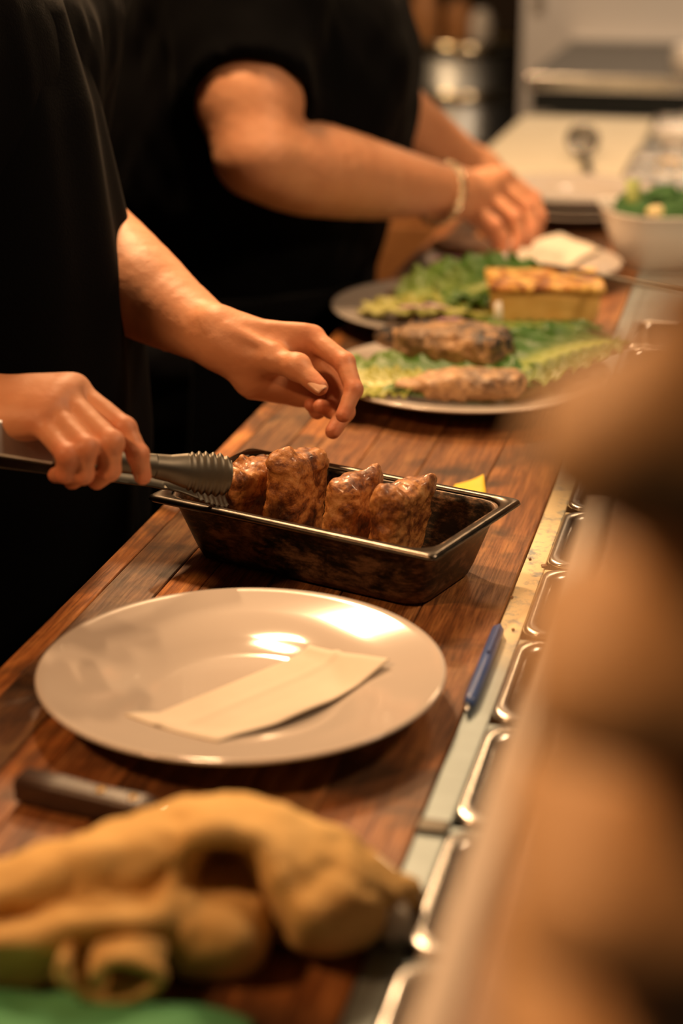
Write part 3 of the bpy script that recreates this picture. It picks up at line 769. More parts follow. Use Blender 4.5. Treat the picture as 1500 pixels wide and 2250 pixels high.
# ---- person behind: black T-shirt, bracelet, both arms over the far plates
W2 = hp(985, 425, 2.425)
f2 = [[hp(1108, 388, 2.50), hp(1172, 436, 2.505), hp(1186, 478, 2.495), hp(1178, 512, 2.485)],
      [hp(1095, 402, 2.48), hp(1160, 455, 2.475), hp(1171, 500, 2.470), hp(1158, 534, 2.465)],
      [hp(1072, 428, 2.46), hp(1132, 478, 2.445), hp(1144, 520, 2.445), hp(1130, 546, 2.445)],
      [hp(1042, 452, 2.44), hp(1090, 495, 2.425), hp(1108, 525, 2.428), hp(1106, 548, 2.430)]]
t2 = [hp(1005, 440, 2.45), hp(1045, 470, 2.475), hp(1080, 505, 2.480), hp(1098, 540, 2.470)]
sh2 = np.array([-.66, 2.21, .45])
arm2 = arm_hand([hp(566, 342, 2.150), hp(625, 360, 2.19), hp(705, 374, 2.235), hp(850, 401, 2.335), hp(960, 413, 2.405), hp(1000, 420, 2.425)],
                [.0505, .0565, .0585, .048, .034, .032], W2, [f_[0] for f_ in f2], f2, t2, .0024, 1.16, wrist_side=(hp(985, 395, 2.45)-hp(985, 455, 2.40))*14,
                extra=[([('c', hp(556, 60, 2.21), hp(549, 220, 2.165), .074, .0665), ('c', hp(549, 220, 2.165), hp(562, 338, 2.150), .0665, .050)], .004, .012, 1)])
W2b = hp(1050, 372, 2.72)
f2b = [[hp(1120, 395, 2.74), hp(1150, 430, 2.73), hp(1158, 460, 2.72), hp(1160, 485, 2.71)], [hp(1115, 400, 2.71), hp(1142, 440, 2.70), hp(1150, 470, 2.69), hp(1150, 495, 2.68)],
       [hp(1105, 408, 2.69), hp(1130, 448, 2.68), hp(1138, 475, 2.67), hp(1136, 498, 2.66)], [hp(1092, 415, 2.67), hp(1115, 450, 2.66), hp(1122, 475, 2.655), hp(1120, 492, 2.65)]]
t2b = [hp(1060, 385, 2.70), hp(1085, 405, 2.69), hp(1105, 430, 2.68), hp(1118, 455, 2.67)]
arm2b = arm_hand([hp(760, 130, 2.60), hp(850, 235, 2.60), hp(930, 298, 2.64), hp(1005, 348, 2.69), hp(1050, 372, 2.715)], [.060, .053, .046, .036, .032], W2b, [f_[0] for f_ in f2b], f2b, t2b, .003, 1.1, wrist_side=np.array([0, .5, .2]))
core2, hd2, nk2 = body_core(-.74, 2.36, 0, .20, .05)
Vc, Qc = coarse(core2, .0065)
Vu, Qu = coarse([([('c', sh2, hp(556, 60, 2.21), .070, .072)], .01, .01, 1), ([('c', (-.66, 2.60, .44), hp(760, 130, 2.60), .07, .06)], .01, .01, 1)], .006)
p2 = link('person', body_mesh([arm2, arm2b, (Vc, Qc, np.zeros(len(Vc))), (Vu, Qu, np.zeros(len(Vu)))]), M['skin_b'])
tag(p2, 'person in black short-sleeved T-shirt and bracelet reaching over the far plates', 'person')
eA = hp(560, 70, 2.16); eB = hp(548, 210, 2.15); c_end = hp(560, 150, 2.155)
gs2 = [([('c', sh2, hp(552, 190, 2.165), .088, .080)], .02, .05, 1),
       ([('e', hp(550, 335, 2.10), (.118, .118, .118), None)], .01, .004, -1),
       ([('e', (-.722, 2.38, .15), (.208, .25, .27), None), ('e', (-.70, 2.38, .30), (.222, .25, .20), None), ('e', (-.775, 2.38, -.10), (.195, .24, .25), None),
         ('c', (-.68, 2.20, .42), (-.68, 2.58, .42), .09, .09)], .08, .05, 1),
       ([('c', (-.66, 2.58, .44), hp(800, 165, 2.60), .09, .074)], .02, .05, 1)]
V, Q = coarse(gs2, .0065, .011, 9, 8, (1.2, 1.4, .7))
link('shirt', fast_mesh('shirt', V, Q), M['shirt'], p2)
feet_clothes(p2, -.745, 2.36, M['trouser'], 1.15)
apron(p2, -.70, 2.34, .30, .02, -.62, lambda z: np.interp(z, [-.6, -.1, .02], [-.58, -.54, -.535]), 'apron')
hair_cap(p2, hd2)
# bracelet of two twisted strands
bc = hp(968, 424, 2.416); bax = hp(1000, 426, 2.43)-hp(930, 419, 2.39); fb = frame(bax, up)
br = empty('bracelet', tuple(bc)); tag(br, 'pale gold twisted bracelet on the wrist of the reaching arm', 'bracelet')
for s in range(2):
    pts = []
    for i in range(96):
        a = 2*math.pi*i/96; tw = 9*a+s*math.pi
        r_ = .0415+.0022*math.sin(tw); off = .0050*math.cos(tw)
        pts.append(fb[1]*r_*math.cos(a)+fb[2]*r_*math.sin(a)+fb[0]*(off+.006*math.cos(a)))
    link('strand', tube_mesh('strand', pts, .0026, 8, True), M['gold'], br)

# ------------------------------------------------------------------ food on the plates
def leaf(name, L, W_, loc, rot, mat, label, seed, arch=.02, ruffle=.012, cup=.012, zbase=None):
    nu, nv = 70, 44; v = []; f = []; ed = []; r2 = np.random.RandomState(seed); ph = r2.rand(6)*6.28
    for i in range(nu+1):
        u = i/nu
        w = W_*.5*(math.sin(math.pi*min(1, u**.75*1.0))**.6*.9+.1*(1-u)) if u < 1 else .002
        w = W_*.5*(.18+.82*math.sin(math.pi*(.08+.86*u**.8))**.7)*(1 if u < .93 else max(.25, (1-u)/.07))
        for j in range(nv+1):
            t = j/nv*2-1; a = abs(t)
            y = w*t*(1+.05*math.sin(u*40+ph[0]))
            z = arch*math.sin(math.pi*u)+cup*a*a+ruffle*a**2*(math.sin(u*34+ph[1]+t*2)+.6*math.sin(u*61+ph[2]))*.5
            z += .0022*math.sin(u*70+18*a+ph[3])*min(1, 4*a)
            if a < .06: z -= .002
            v.append((L*(u-.5)+.004*math.sin(9*t+ph[4])*a, y, z)); ed.append(min(1, max(0, (a-.04)*4))*(.45+.55*min(1, u*2.4)))
    for i in range(nu):
        for j in range(nv): k = i*(nv+1)+j; f.append((k, k+nv+1, k+nv+2, k+1))
    V_ = np.array(v)
    R_ = np.array(Matrix.Rotation(rot[2], 3, 'Z') @ Matrix.Rotation(rot[1], 3, 'Y') @ Matrix.Rotation(rot[0], 3, 'X'))
    V_ = V_@R_.T
    me = mesh(name, V_, f); A_ = me.attributes.new('edge', 'FLOAT', 'POINT'); A_.data.foreach_set('value', np.array(ed, np.float32))
    o = link(name, me, mat); o.location = loc; solidify(o, .0010); return tag(o, label, 'lettuce')
def fish(label, p0, p1, w, h, seed, char):
    """fillet along p0->p1 (world), w half width, h half height"""
    p0, p1 = np.array(p0), np.array(p1); c = (p0+p1)/2; fr = frame(p1-p0, (0, 0, 1)); L = np.linalg.norm(p1-p0)
    pr = [('b', c+fr[0]*L*.06, (L*.36, h*.78, w*.92), fr, min(h*.7, .012)), ('e', c+fr[0]*L*.10, (L*.38, h*1.02, w), fr), ('e', c-fr[0]*L*.24, (L*.27, h*.62, w*.60), fr)]
    V, Q, Nn = sdf_mesh([(pr, .010, .01, 1)], .0018)
    V = V+Nn*(.0020*fbm(V, 110, 3, seed)+.0024*fbm(V, 32, 2, seed+3))[:, None]
    ch = np.clip((Nn[:, 2]+.45)*1.3, 0, 1)*char*np.clip(.8+1.2*fbm(V, 22, 2, seed+5), .0, 1)
    o = link('fish_fillet', fast_mesh('fish', V, Q, {'char': ch}), M['fish']); return tag(o, label, 'fish', 'grilled fish on the second plate')
# second plate
fish('larger charred fish fillet at the back of the fish plate', (-.425, 1.905, .052), (-.262, 1.880, .050), .038, .024, 3, 1.0)
fish('smaller browned fish fillet at the front of the fish plate', (-.372, 1.765, .036), (-.232, 1.800, .038), .026, .014, 9, .6)
leaf('lettuce_leaf', .24, .12, (-.335, 1.815, .030), (.12, -.02, .10), M['leaf'], 'dark green lettuce leaf between the two fish fillets', 3, .004, .007, .006)
leaf('lettuce_leaf', .20, .13, (-.225, 1.890, .034), (.10, -.10, .9), M['leaf'], 'broad green lettuce leaf at the right of the fish plate', 5, .012, .009, .010)
leaf('lettuce_leaf', .12, .08, (-.385, 1.780, .028), (.1, .0, .3), M['leaf_yellow'], 'pale lettuce leaf under the smaller fish fillet', 7, .004, .005, .003)
leaf('lettuce_leaf', .10, .07, (-.268, 1.960, .030), (.0, .0, .6), M['leaf_yellow'], 'pale lettuce leaf behind the larger fish fillet', 8, .010, .005, .005)
# third plate
leaf('lettuce_leaf', .20, .12, (-.365, 2.205, .036), (.26, -.10, .16), M['leaf'], 'large green romaine leaf leaning behind the salad', 13, .014, .010, .010)
leaf('lettuce_leaf', .14, .10, (-.335, 2.185, .044), (.36, -.24, .2), M['leaf'], 'smaller green romaine leaf beside the omelette slice', 14, .012, .010, .012)
leaf('lettuce_leaf', .17, .09, (-.405, 2.120, .026), (.0, .0, .05), M['leaf_yellow'], 'yellow lettuce leaf at the front of the salad', 15, .008, .006, .006)
leaf('lettuce_leaf', .18, .08, (-.280, 2.085, .024), (.0, .0, .12), M['leaf'], 'thin green leaf along the front rim of the omelette plate', 16, .004, .004, .004)
for k, (px, py, z, ang) in enumerate([(905, 680, .038, .2), (950, 677, .04, -.3), (990, 708, .034, .5), (1025, 715, .03, .2), (965, 716, .03, .9)]):
    c = on(px, py, z); pts = [(c[0]+.018*math.cos(ang)*t-.006*math.sin(ang)*(t*t), c[1]+.018*math.sin(ang)*t+.006*math.cos(ang)*(t*t), c[2]+.003*(1-t*t)) for t in np.linspace(-1, 1, 14)]
    o = link('onion_strip', tube_mesh('onion_strip', pts, [.0012+.0018*(1-t*t) for t in np.linspace(-1, 1, 14)], 8), M['onion'])
    tag(o, 'thin red onion strip on the salad, '+['leftmost of five', 'middle of the back pair', 'second from the right in front', 'nearest the white stick', 'leftmost of the front three'][k], 'onion', 'onion strips on the salad')
# omelette slice
om = empty('omelette_slice', (-.268, 2.155, .026), .22); tag(om, 'thick browned omelette slice on the salad plate', 'omelette')
bmq = box_bm(-.062, .062, -.048, .048, .0, .040, .005, 3)
bmesh.ops.subdivide_edges(bmq, edges=list(bmq.edges), cuts=5, use_grid_fill=True)
me = bm_mesh('filling', bmq); Vq = np.array([v.co[:] for v in me.vertices]); Vq[:, 0] += .012*(Vq[:, 2]/.04)*np.sign(Vq[:, 0])*.5
Vq = Vq+.0016*np.stack([fbm(Vq, 60, 2, s) for s in (1, 2, 3)], 1); me.vertices.foreach_set('co', Vq.astype(np.float32).ravel())
link('filling', me, M['egg'], om)
V, Q, Nn = sdf_mesh([([('b', (0, 0, .043), (.071, .053, .0055), None, .005)], .002, .002, 1)], .002)
V = V+Nn*(.0013*fbm(V, 60, 3, 2))[:, None]
link('browned_top', fast_mesh('browned_top', V, Q), M['egg_top'], om)
o = link('vegetable_stick', tube_mesh('vegetable_stick', [on(1096, 712, .025), on(1095, 690, .038), on(1094, 662, .054)], [.004, .0048, .0042], 10), M['white_fringe']); tag(o, 'short white vegetable stick leaning on the omelette slice', 'vegetable')
e = bmesh.new(); bmesh.ops.create_icosphere(e, subdivisions=3, radius=.0075)
for v_ in e.verts: v_.co *= 1+.1*math.sin(v_.co.x*700)*math.sin(v_.co.y*600)
o = link('salad_cube', bm_mesh('salad_cube', e), M['broccoli_stem']); o.location = tuple(on(1120, 690, .036)); tag(o, 'small pale green salad piece beside the white stick', 'vegetable')
# long skewer stuck into the omelette, pointing over the rail
sk = empty('steel_skewer', tuple(on(1195, 583, .078))); tag(sk, 'thin dark steel skewer stuck into the top of the omelette slice', 'skewer')
s0, s1 = on(1185, 581, .0745), at(1560, 652, 1.93)
link('rod', tube_mesh('rod', [s0-np.array(sk.location), s0*.97+s1*.03-np.array(sk.location), s1-np.array(sk.location)], [.0012, .0030, .0030], 10), M['dark_steel'], sk)
link('end_knob', tube_mesh('end_knob', [s1-np.array(sk.location), s1+(s1-s0)*.08-np.array(sk.location)], [.0045, .0045], 12), M['dark_steel'], sk)
# fourth plate: dark bread, onion, paper
def lump(name, label, cat, c, rad, mat, seed, amp=.002, vox=.0025, group=None):
    V, Q, Nn = sdf_mesh([([('e', c, rad, None)], .01, .01, 1)], vox); V = V+Nn*(amp*fbm(V, 50, 3, seed))[:, None]
    o = link(name, fast_mesh(name, V, Q), mat); return tag(o, label, cat, group)
lump('dark_bread', 'dark glossy bread piece at the left of the hand plate', 'bread', on(1020, 552, .026)+np.array([0, .01, .004]), (.052, .040, .014), M['bread'], 4)
o = link('onion_ring', tube_mesh('onion_ring', [on(985, 573, .026)+np.array([.022*math.cos(a), .016*math.sin(a), 0]) for a in np.linspace(0, 6.28, 30)[:-1]], .003, 8, True), M['onion']); tag(o, 'purple onion ring before the dark bread', 'onion')
def zf2(x, y, u, w): return plate_z(math.hypot(x+.338, y-2.465), .14)+.002+.004*u*w*math.sin(math.pi*w)+.003*math.sin(u*5+w*3)*u*(1-u)*2+.002
napkin('greaseproof_sheet', [on(1060, 580, .016)[:2], on(1190, 596, .02)[:2], on(1318, 562, .022)[:2], on(1230, 532, .020)[:2]], 0, 0, M['paper'], 'crumpled white paper sheet on the plate under the hand', zf2)['category'] = 'paper'

# ------------------------------------------------------------------ bowl of broccoli
bw = empty('serving_bowl', (-.155, 2.60, 0), .25); tag(bw, 'white rounded square bowl filled with broccoli', 'bowl')
LB = []
for hx, hy, r, z in ((.050, .045, .03, 0), (.056, .05, .034, .004), (.068, .062, .045, .025), (.082, .075, .052, .06), (.090, .082, .055, .082), (.092, .084, .056, .0845), (.0905, .0825, .056, .0855), (.087, .079, .055, .083), (.078, .071, .05, .058), (.064, .058, .042, .026), (.05, .045, .03, .009)):
    LB.append([(a, b, z+(.006*((a/.09)**2) if z > .05 else 0)) for a, b in rrect(hx, hy, r, 10)])
link('bowl_body', loft_mesh('bowl_body', LB), M['ceramic_bowl'], bw)
def broccoli_mesh(seed):
    r2 = random.Random(seed); pr = []
    for i in range(46):
        th = r2.random()*6.28; ph = math.acos(r2.uniform(-.1, 1)); R_ = .024
        pr.append(('e', (R_*math.sin(ph)*math.cos(th), R_*math.sin(ph)*math.sin(th), .018+R_*.75*math.cos(ph)), (.0062,)*3, None))
    pr.append(('e', (0, 0, .018), (.022, .022, .016), None))
    V, Q, Nn = sdf_mesh([(pr, .002, .002, 1)], .0016); V = V+Nn*(.0016*fbm(V, 300, 2, seed))[:, None]
    return fast_mesh('broccoli', V, Q)
BM = [broccoli_mesh(s) for s in (1, 2)]
for m_ in BM: m_.materials.append(M['broccoli']); m_.shade_smooth()
stm = tube_mesh('stalk', [(0, 0, -.016), (0, 0, .0), (0, 0, .016)], [.007, .008, .012], 12); stm.materials.append(M['broccoli_stem']); stm.shade_smooth()
cb = np.array([-.155, 2.60, 0])
BP = [(-.030, -.030, .060, 'nearest the left rim of the bowl'), (.018, -.038, .062, 'at the front of the bowl'), (-.040, .014, .066, 'at the back left of the bowl'), (.0, .010, .076, 'on top at the middle of the bowl'), (.042, .0, .070, 'at the right of the bowl'), (.02, .040, .066, 'at the back of the bowl')]
for k, (dx, dy, z, lab) in enumerate(BP):
    b0 = empty('broccoli_floret', tuple(cb+np.array([dx, dy, z])), k*1.3); b0.rotation_euler = (rng.uniform(-.4, .4), rng.uniform(-.4, .4), k*1.3)
    tag(b0, 'green broccoli floret '+lab, 'broccoli', 'broccoli in the white bowl')
    for nm, mm in (('floret_head', BM[k % 2]), ('stalk', stm)):
        o = bpy.data.objects.new(nm, mm); COL.objects.link(o); o.parent = b0
o = link('broccoli_stalk', tube_mesh('broccoli_stalk', [(-.192, 2.582, .062), (-.196, 2.580, .092), (-.199, 2.578, .126)], [.010, .0095, .011], 12), M['broccoli_stem']); tag(o, 'upright pale green broccoli stalk in the white bowl', 'broccoli')
lump('potato_chunk', 'pale yellow vegetable chunk at the front of the broccoli bowl', 'vegetable', np.array([-.160, 2.548, .088]), (.016, .012, .010), M['potato'], 3, .001, .002)

# ------------------------------------------------------------------ blue pen on the rail
pa, pb = np.array([-.1770, 1.228, .0062]), np.array([-.1765, 1.084, .0062])
pen = empty('ballpoint_pen', tuple((pa+pb)/2)); tag(pen, 'blue plastic ballpoint pen lying on the steel rail', 'pen')
pc = (pa+pb)/2; d_ = (pb-pa)
def pp(t): return pa+d_*t-pc
brl = link('barrel', tube_mesh('barrel', [pp(.0), pp(.02), pp(.5), pp(.86), pp(.94)], [.0030, .0046, .0049, .0046, .0032], 16), M['blue_plastic'], pen)
link('tip', tube_mesh('tip', [pp(.94), pp(.985), pp(1.0)], [.0028, .0014, .0006], 12), M['steel'], pen)
cbm = box_bm(-.0012, .0012, -.024, .024, -.0008, .0008, .0005, 1)
for v_ in cbm.verts: v_.co += Vector(tuple(pp(.22)+np.array([.0012, 0, .0058])))
link('clip', bm_mesh('clip', cbm), M['blue_plastic'], brl, False)
link('push_button', tube_mesh('push_button', [pp(-.04), pp(0)], [.0018, .0020], 10), M['blue_plastic'], brl)
# crumbs on the rail
for k, (px, py) in enumerate([(1195, 1243), (1164, 1228), (1126, 1383), (1124, 1312)]):
    c = on(px, py, .002); e = bmesh.new(); bmesh.ops.create_icosphere(e, subdivisions=2, radius=1)
    for v_ in e.verts: v_.co = Vector((v_.co.x*(.0028 if k == 0 else .0014), v_.co.y*.0034*(1 if k == 0 else .5), v_.co.z*.0009+.0003*math.sin(v_.co.x*5)))
    o = link('crumb', bm_mesh('crumb', e), M['bread']); o.location = (c[0], c[1], .0021); tag(o, ['largest brown flake on the steel rail', 'small dark crumb beside the largest flake on the rail', 'small crumb on the rail nearest the blue pen', 'small crumb halfway along the rail towards the pen'][k], 'crumb', 'crumbs on the rail')

# ------------------------------------------------------------------ knife
ka, kb = on(45, 1722, .010), on(335, 1790, .010)
kn = empty('kitchen_knife', tuple((ka+kb)/2)); kc = (ka+kb)/2; tag(kn, 'knife with dark riveted wooden handle half under the towel', 'knife')
fk = frame(kb-ka, (0, 0, 1)); Lk = np.linalg.norm(kb-ka)
loops = []
for s, w_, h_ in ((0, .0075, .0070), (.02, .0098, .0088), (.3, .0102, .0092), (.6, .0092, .0086), (.92, .0098, .0090), (1.0, .0088, .0080)):
    loops.append([tuple(ka-kc+fk[0]*Lk*s+fk[2]*a+fk[1]*b) for a, b in rrect(w_, h_, .0045, 4)])
hnd = link('handle', loft_mesh('handle', loops), M['knife_wood'], kn)
for s in (.62, .86):
    c = ka-kc+fk[0]*Lk*s; side = np.array([0, -1, 0])
    fr = frame(np.array([.15, -.55, .83]), (1, 0, 0))
    link('rivet', tube_mesh('rivet', [c+fk[1]*.0080, c+fk[1]*.0097], .0030, 14), M['brass'], hnd)
bl = []
for s, w_ in ((0, .012), (.05, .018), (.6, .019), (.9, .012), (1.0, .001)):
    c = kb-kc+fk[0]*.16*s
    bl.append([tuple(c+fk[2]*a+fk[1]*b) for a, b in ((-w_, -.001), (w_*.8, -.0006), (w_*.8, .0006), (-w_, .001))])
link('blade', loft_mesh('blade', bl), M['steel'], kn, False)

# ------------------------------------------------------------------ towel
tw = empty('kitchen_towel', tuple(on(480, 1950, 0))); tag(tw, 'crumpled mustard terry kitchen towel in the near foreground', 'towel')
tl = np.array(tw.location)
def tp(px, py, z): return on(px, py, z)
ST_ = [(-120, (1925,.045), (1960,.047), (2000,.045), (2040,.034), (2065,.036), (2100,.028), (2150,.012), (2190,.002)),
       (60, (1885,.055), (1930,.057), (1975,.048), (2010,.036), (2040,.040), (2080,.034), (2120,.016), (2170,.002)),
       (200, (1830,.062), (1880,.066), (1940,.052), (1985,.044), (2020,.048), (2055,.036), (2075,.024), (2100,.010)),
       (330, (1795,.066), (1840,.071), (1900,.064), (1960,.050), (2005,.048), (2045,.038), (2065,.022), (2085,.006)),
       (400, (1770,.068), (1812,.074), (1855,.072), (1900,.060), (1950,.048), (2010,.042), (2060,.030), (2135,.004)),
       (440, (1760,.070), (1800,.076), (1838,.076), (1852,.054), (1910,.034), (1985,.040), (2060,.032), (2142,.003)),
       (500, (1752,.070), (1790,.077), (1832,.076), (1846,.050), (1900,.030), (1985,.038), (2060,.032), (2145,.003)),
       (556, (1760,.068), (1800,.074), (1845,.073), (1866,.054), (1925,.038), (1990,.036), (2060,.026), (2125,.003)),
       (600, (1772,.064), (1815,.071), (1870,.068), (1925,.058), (1955,.046), (1990,.030), (2025,.016), (2055,.004)),
       (660, (1792,.059), (1832,.066), (1890,.063), (1940,.056), (1985,.050), (2025,.038), (2060,.022), (2085,.004)),
       (730, (1826,.050), (1862,.056), (1918,.053), (1962,.049), (2000,.044), (2042,.034), (2070,.020), (2092,.004)),
       (800, (1875,.038), (1905,.044), (1950,.042), (1985,.038), (2015,.030), (2040,.022), (2060,.012), (2070,.004)),
       (870, (1920,.024), (1942,.028), (1968,.026), (1985,.020), (2000,.014), (2010,.010), (2018,.006), (2022,.003)),
       (915, (1945,.012), (1955,.014), (1965,.013), (1972,.011), (1980,.008), (1985,.006), (1988,.004), (1990,.003))]
G_ = []
for st in ST_:
    row = [tp(st[0], a, z) for a, z in st[1:]]; t0 = row[0]
    row = [t0+np.array([.004, .034*t0[2]/.06, -t0[2]+.002]), t0+np.array([.002, .022*t0[2]/.06, -t0[2]*.45])]+row
    G_.append(row)
def spl(A, n):
    A = np.vstack([2*A[:1]-A[1:2], A, 2*A[-1:]-A[-2:-1]]); out = []
    for i in range(1, len(A)-2):
        a, b, c, d = A[i-1], A[i], A[i+1], A[i+2]
        for k in range(n):
            t = k/n; out.append(.5*(2*b+(c-a)*t+(2*a-5*b+4*c-d)*t*t+(3*b-a-3*c+d)*t**3))
    out.append(A[-2]); return np.array(out)
G_ = np.array(G_); G_ = spl(G_.reshape(len(G_), -1), 8).reshape(-1, G_.shape[1], 3)
G_ = np.stack([spl(r_, 8) for r_ in G_]); nA, nB = G_.shape[:2]
dx_ = np.gradient(G_, axis=0); dy_ = np.gradient(G_, axis=1); nn = np.cross(dy_, dx_); nn /= np.maximum(np.linalg.norm(nn, axis=2), 1e-9)[..., None]
amp = np.clip(G_[..., 2]/.03, .1, 1)
wr_ = .0034*fbm(G_*np.array([1, 1.6, 1]), 34, 2, 6)+.0016*fbm(G_, 90, 2, 16)
iu = np.arange(nA)[:, None]/nA; iv = np.arange(nB)[None, :]/nB
wr_ = wr_+.0042*np.sin(26*iu+9*iv)*np.exp(-((iu-.20)/.16)**2)*np.exp(-((iv-.48)/.2)**2)
wr_ = wr_+.0022*np.abs(np.sin(140*iu))*np.exp(-((iu-.80)/.07)**2)*np.exp(-((iv-.55)/.05)**2)
G_ = G_+nn*(wr_*amp)[..., None]; G_[..., 2] = np.maximum(G_[..., 2], .0018)
f = [(a*nB+b, (a+1)*nB+b, (a+1)*nB+b+1, a*nB+b+1) for a in range(nA-1) for b in range(nB-1)]
o = link('cloth', mesh('cloth', G_.reshape(-1, 3)-tl, f), M['towel'], tw); solidify(o, .0030, -1)
# rolled end of the towel: a spiral band seen end-on
def roll(center, axis, R0, R1, turns, length, start):
    """wound strip of cloth: spiral from R1 outside to R0 inside, swept along axis"""
    fr = frame(axis, (0, 0, 1)); v = []; f = []; ns, nl = 80, 10
    for i in range(ns+1):
        t = i/ns; a = start+turns*2*math.pi*t; r_ = R1+(R0-R1)*t
        for j in range(nl+1):
            l = (j/nl-.0)*length; wv = .0012*math.sin(j*1.3+i*.35)
            v.append(center+fr[0]*l+fr[1]*(r_+wv)*math.sin(a)*.80+fr[2]*(r_+wv)*math.cos(a)*1.25-tl)
    for i in range(ns):
        for j in range(nl): k = i*(nl+1)+j; f.append((k, k+nl+1, k+nl+2, k+1))
    o = link('rolled_end', mesh('rolled_end', v, f), M['towel'], tw); solidify(o, .0062); return o
roll(tp(275, 2125, .0245)+np.array([0, -.010, 0]), np.array([-.25, 1, .10]), .0075, .0235, 1.2, .05, 2.6)
# stitched ribs and white fringe at the corner
for k in range(16):
    a0 = tp(866+rng.uniform(-14, 14), 1985+rng.uniform(-15, 15), .022); a1 = tp(820+k*6+rng.uniform(-6, 6), 2050+rng.uniform(-20, 25), .006)
    link('fringe_strand', tube_mesh('fringe_strand', [a0-tl, (a0+a1)/2+np.array([0, 0, .004])-tl, a1-tl], [.0022, .0026, .0016], 6), M['white_fringe'], tw)
# mint green cloth at the bottom left corner
v = []; f = []
for i in range(41):
    for j in range(21):
        a, b = i/40, j/20
        e0 = on(-160+720*a, 2172+12*a+62*a*a*a, .004); 
        p = e0+np.array([.02*b, -.13*b, 0])
        z = .003+.011*math.sin(math.pi*min(1, b*1.6))*(.6+.4*math.sin(a*11))+.004*abs(math.sin(a*9+b*5))
        v.append((p[0], p[1], z))
for i in range(40):
    for j in range(20): k = i*21+j; f.append((k, k+21, k+22, k+1))
o = solidify(link('green_cloth', mesh('green_cloth', v, f), M['green_cloth']), .0018, 1); tag(o, 'mint green folded cloth under the towel at bottom left', 'cloth')

# ------------------------------------------------------------------ paper bag in the right foreground
bag = empty('paper_bag', (.046, .375, .2015)); tag(bag, 'out of focus crumpled brown paper bag on the raised ledge', 'paper bag')
loops = []; r2 = np.random.RandomState(4)
nz, nb = 44, 96
rr_ = rrect(.088, .048, .018, 23)
for k in range(nz+1):
    t = k/nz; z = .252*t; sq = 1-.35*t**3; L_ = []
    for i, (a, b) in enumerate(rr_):
        th = math.atan2(b, a)
        q = np.array([[a*6, b*6, z*6]])
        dsp = .016*math.sin(z*135-a*32+.5*math.sin(th))*(.45+.55*t*(1.3-t)*2)+.006*float(fbm(np.array([[a, b, z]]), 26, 2, 3)[0])
        L_.append((a*(1-.10*t)*(1+dsp/.09), b*sq*(1+dsp/.06), z*(1-.06*math.cos(th)*t)))
    loops.append(L_)
loops += [[(a*.96, b*.9, z-.003) for a, b, z in loops[-1]], [(a*.9, b*.8, z-.05) for a, b, z in loops[-1]]]
link('bag_body', loft_mesh('bag_body', loops), M['kraft'], bag)
bag.rotation_euler = (0, 0, math.radians(8))

# ------------------------------------------------------------------ far end of the counter
fc = box('far_worktop', -.585, .10, 3.122, 4.262, -.05, -.001, M['steel_matte'], bev=.002); tag(fc, 'steel worktop section beyond the planks at the far end', 'worktop')
cbd = empty('cutting_board', (-.42, 3.70, 0)); tag(cbd, 'cream plastic cutting board with a scoop lying on it', 'cutting board')
sub(box('board_slab', -.573, -.272, 3.15, 4.10, .0, .015, M['cream_board'], bev=.004), cbd)
sub(box('board_edge', -.5735, -.2715, 4.1002, 4.106, .0, .0145, M['cream_board'], bev=.002), cbd)
# scoop
sc = empty('serving_scoop', tuple(on(1275, 340, .0155))); sl = np.array(sc.location); tag(sc, 'steel serving scoop lying on the cream cutting board', 'scoop')
prof = [(0, 0), (.012, .002), (.024, .009), (.031, .020), (.033, .032), (.0318, .032), (.0295, .021), (.023, .0105), (.011, .0035), (0, .0016)]
o = link('scoop_cup', lathe_mesh('scoop_cup', prof, 40), M['steel'], sc); o.rotation_euler = (1.0, .35, 0); o.location = (0, 0, .018)
e0, e1 = sl+np.array([.006, -.024, .026]), on(1302, 418, .022)
link('scoop_handle', tube_mesh('scoop_handle', [e0-sl, e1-sl], [.006, .008], 12), M['dark_steel'], sc)
# grey topped low unit against the partition
lu = empty('low_unit', (-.2, 4.7, 0)); tag(lu, 'low steel unit with grey top and dark open slot', 'kitchen unit')
sub(box('top_slab', -.588, .25, 4.275, 5.165, .064, .088, M['grey_top'], bev=.002), lu)
sub(box('front_edge', -.590, .25, 4.255, 4.2745, .054, .0895, M['steel'], bev=.004), lu)
sub(box('slot_back', -.582, .24, 4.30, 5.16, -.001, .0635, M['slot_shade'], bev=0), lu)  # dark block fills the open slot, its shade put into the colour
sub(box('back_ridge', -.588, .25, 5.120, 5.166, .0885, .104, M['white_panel'], bev=.003), lu)
sub(box('unit_body', -.58, .24, 4.32, 5.16, -.90, -.052, M['black_paint']), lu)
# jar on the unit
lj = lathe_mesh('white_jar', [(0, 0), (.034, 0), (.04, .006), (.042, .05), (.036, .062), (.036, .068), (.033, .068), (.033, .06), (0, .058)], 40)
o = link('white_jar', lj, M['ceramic_bowl']); o.location = tuple(on(1512, 165, .0885)); tag(o, 'small white jar on the grey topped unit', 'jar')
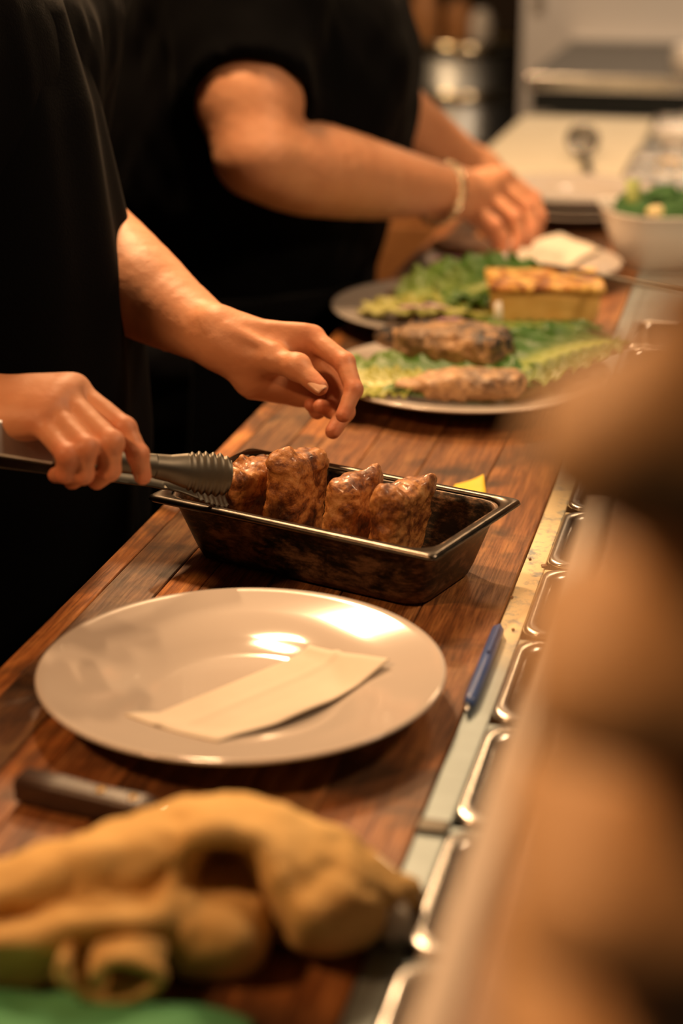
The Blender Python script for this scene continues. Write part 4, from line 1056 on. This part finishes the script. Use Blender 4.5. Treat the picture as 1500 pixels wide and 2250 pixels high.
# steel trays with lids at the far right
TR = [(-.192, 3.10, .07, .055, 'nearest lidded steel tray at far right'), (-.192, 3.27, .07, .055, 'second lidded steel tray at far right'), (-.192, 3.44, .07, .055, 'third lidded steel tray at far right'), (-.192, 3.95, .07, .055, 'farthest steel tray beside the grey unit')]
for k, (tx, ty, hx, hy, lab) in enumerate(TR):
    t_ = empty('lidded_tray', (tx, ty+.04, .0)); tag(t_, lab, 'tray', 'steel trays at the far right')
    link('tray', loft_mesh('tray', pan_loops(hx, hy, .028, .008, .009, .014, .010, z0=.0005)), M['steel'], t_)
    ld = link('lid', loft_mesh('lid', [[(a, b, z) for a, b in rrect(hx+.004+d, hy+.004+d, .014)] for d, z in ((0, .0292), (0, .032), (-.004, .0335), (-.02, .034), (-.024, .031))]), M['steel'], t_)
    link('lid_handle', tube_mesh('lid_handle', [(-.02, 0, .031), (-.018, 0, .045), (.018, 0, .045), (.02, 0, .031)], .0035, 10), M['brass' if k == 1 else 'steel'], ld)
o = link('small_bowl', lathe_mesh('small_bowl', [(0, 0), (.03, 0), (.034, .005), (.052, .03), (.058, .044), (.0565, .045), (.05, .03), (.032, .008), (0, .006)], 48), M['ceramic_bowl']); o.location = (-.195, 3.72, .0); tag(o, 'small white bowl behind the lidded trays', 'bowl')

# ------------------------------------------------------------------ background, left of the partition
pt = empty('stock_pot', (-1.0, 5.75, -.62)); tag(pt, 'large steel stock pot with rolled rims in the dark background', 'pot')
link('pot_wall', lathe_mesh('pot_wall', [(0, 0), (.17, 0), (.178, .008), (.18, .03), (.18, .63), (.176, .63), (.174, .03), (0, .012)], 72), M['steel_matte'], pt)
link('pot_lid', lathe_mesh('pot_lid', [(0, .642), (.17, .638), (.182, .632), (.182, .629), (0, .634)], 48), M['steel_matte'], pt)
for z in (.33, .49, .635):
    link('rim_ring', lathe_mesh('rim_ring', [(.179, z-.020), (.189, z-.017), (.193, z), (.189, z+.017), (.179, z+.020)], 72), M['gold'], pt)
sh = empty('pot_stand', (-1.0, 5.75, -.90)); tag(sh, 'dark wooden stand under the steel stock pot', 'stand')
sub(box('stand_top', -1.28, -.745, 5.50, 6.0, -.66, -.6205, M['knife_wood']), sh)
for a in (-1.26, -.80):
    for b in (5.53, 5.93): sub(box('leg', a, a+.04, b, b+.04, -.90, -.66, M['knife_wood']), sh)
for k, (px, py, r_, h_, mt, lab) in enumerate([(930, 60, .05, .16, 'orange_wood', 'brown jar on the stock pot lid nearest the shirt'), (1055, 75, .04, .10, 'ceramic_bowl', 'pale cup on the stock pot lid'), (1005, 60, .045, .13, 'orange_wood', 'middle brown jar on the stock pot lid')]):
    p = at(px, py, 5.62); o = link('jar', lathe_mesh('jar', [(0, 0), (r_*.9, 0), (r_, .01), (r_, h_*.75), (r_*.6, h_*.9), (r_*.6, h_), (0, h_)], 32), M[mt]); o.location = (p[0], p[1]+.02, .0225)
    tag(o, lab, 'jar')
cb_ = empty('wooden_crate', (-.80, 3.58, -.90)); tag(cb_, 'orange brown wooden cabinet low behind the far worktop edge', 'cabinet')
sub(box('cabinet_box', -1.05, -.60, 3.50, 3.85, -.90, -.10, M['orange_wood'], bev=.004), cb_)
cdo = sub(box('cabinet_door', -1.03, -.62, 3.488, 3.4995, -.86, -.13, M['orange_wood'], bev=.003), cb_)
dh = box('door_handle', -.66, -.645, 3.475, 3.4875, -.45, -.33, M['brass'], bev=.003); dh.parent = cdo
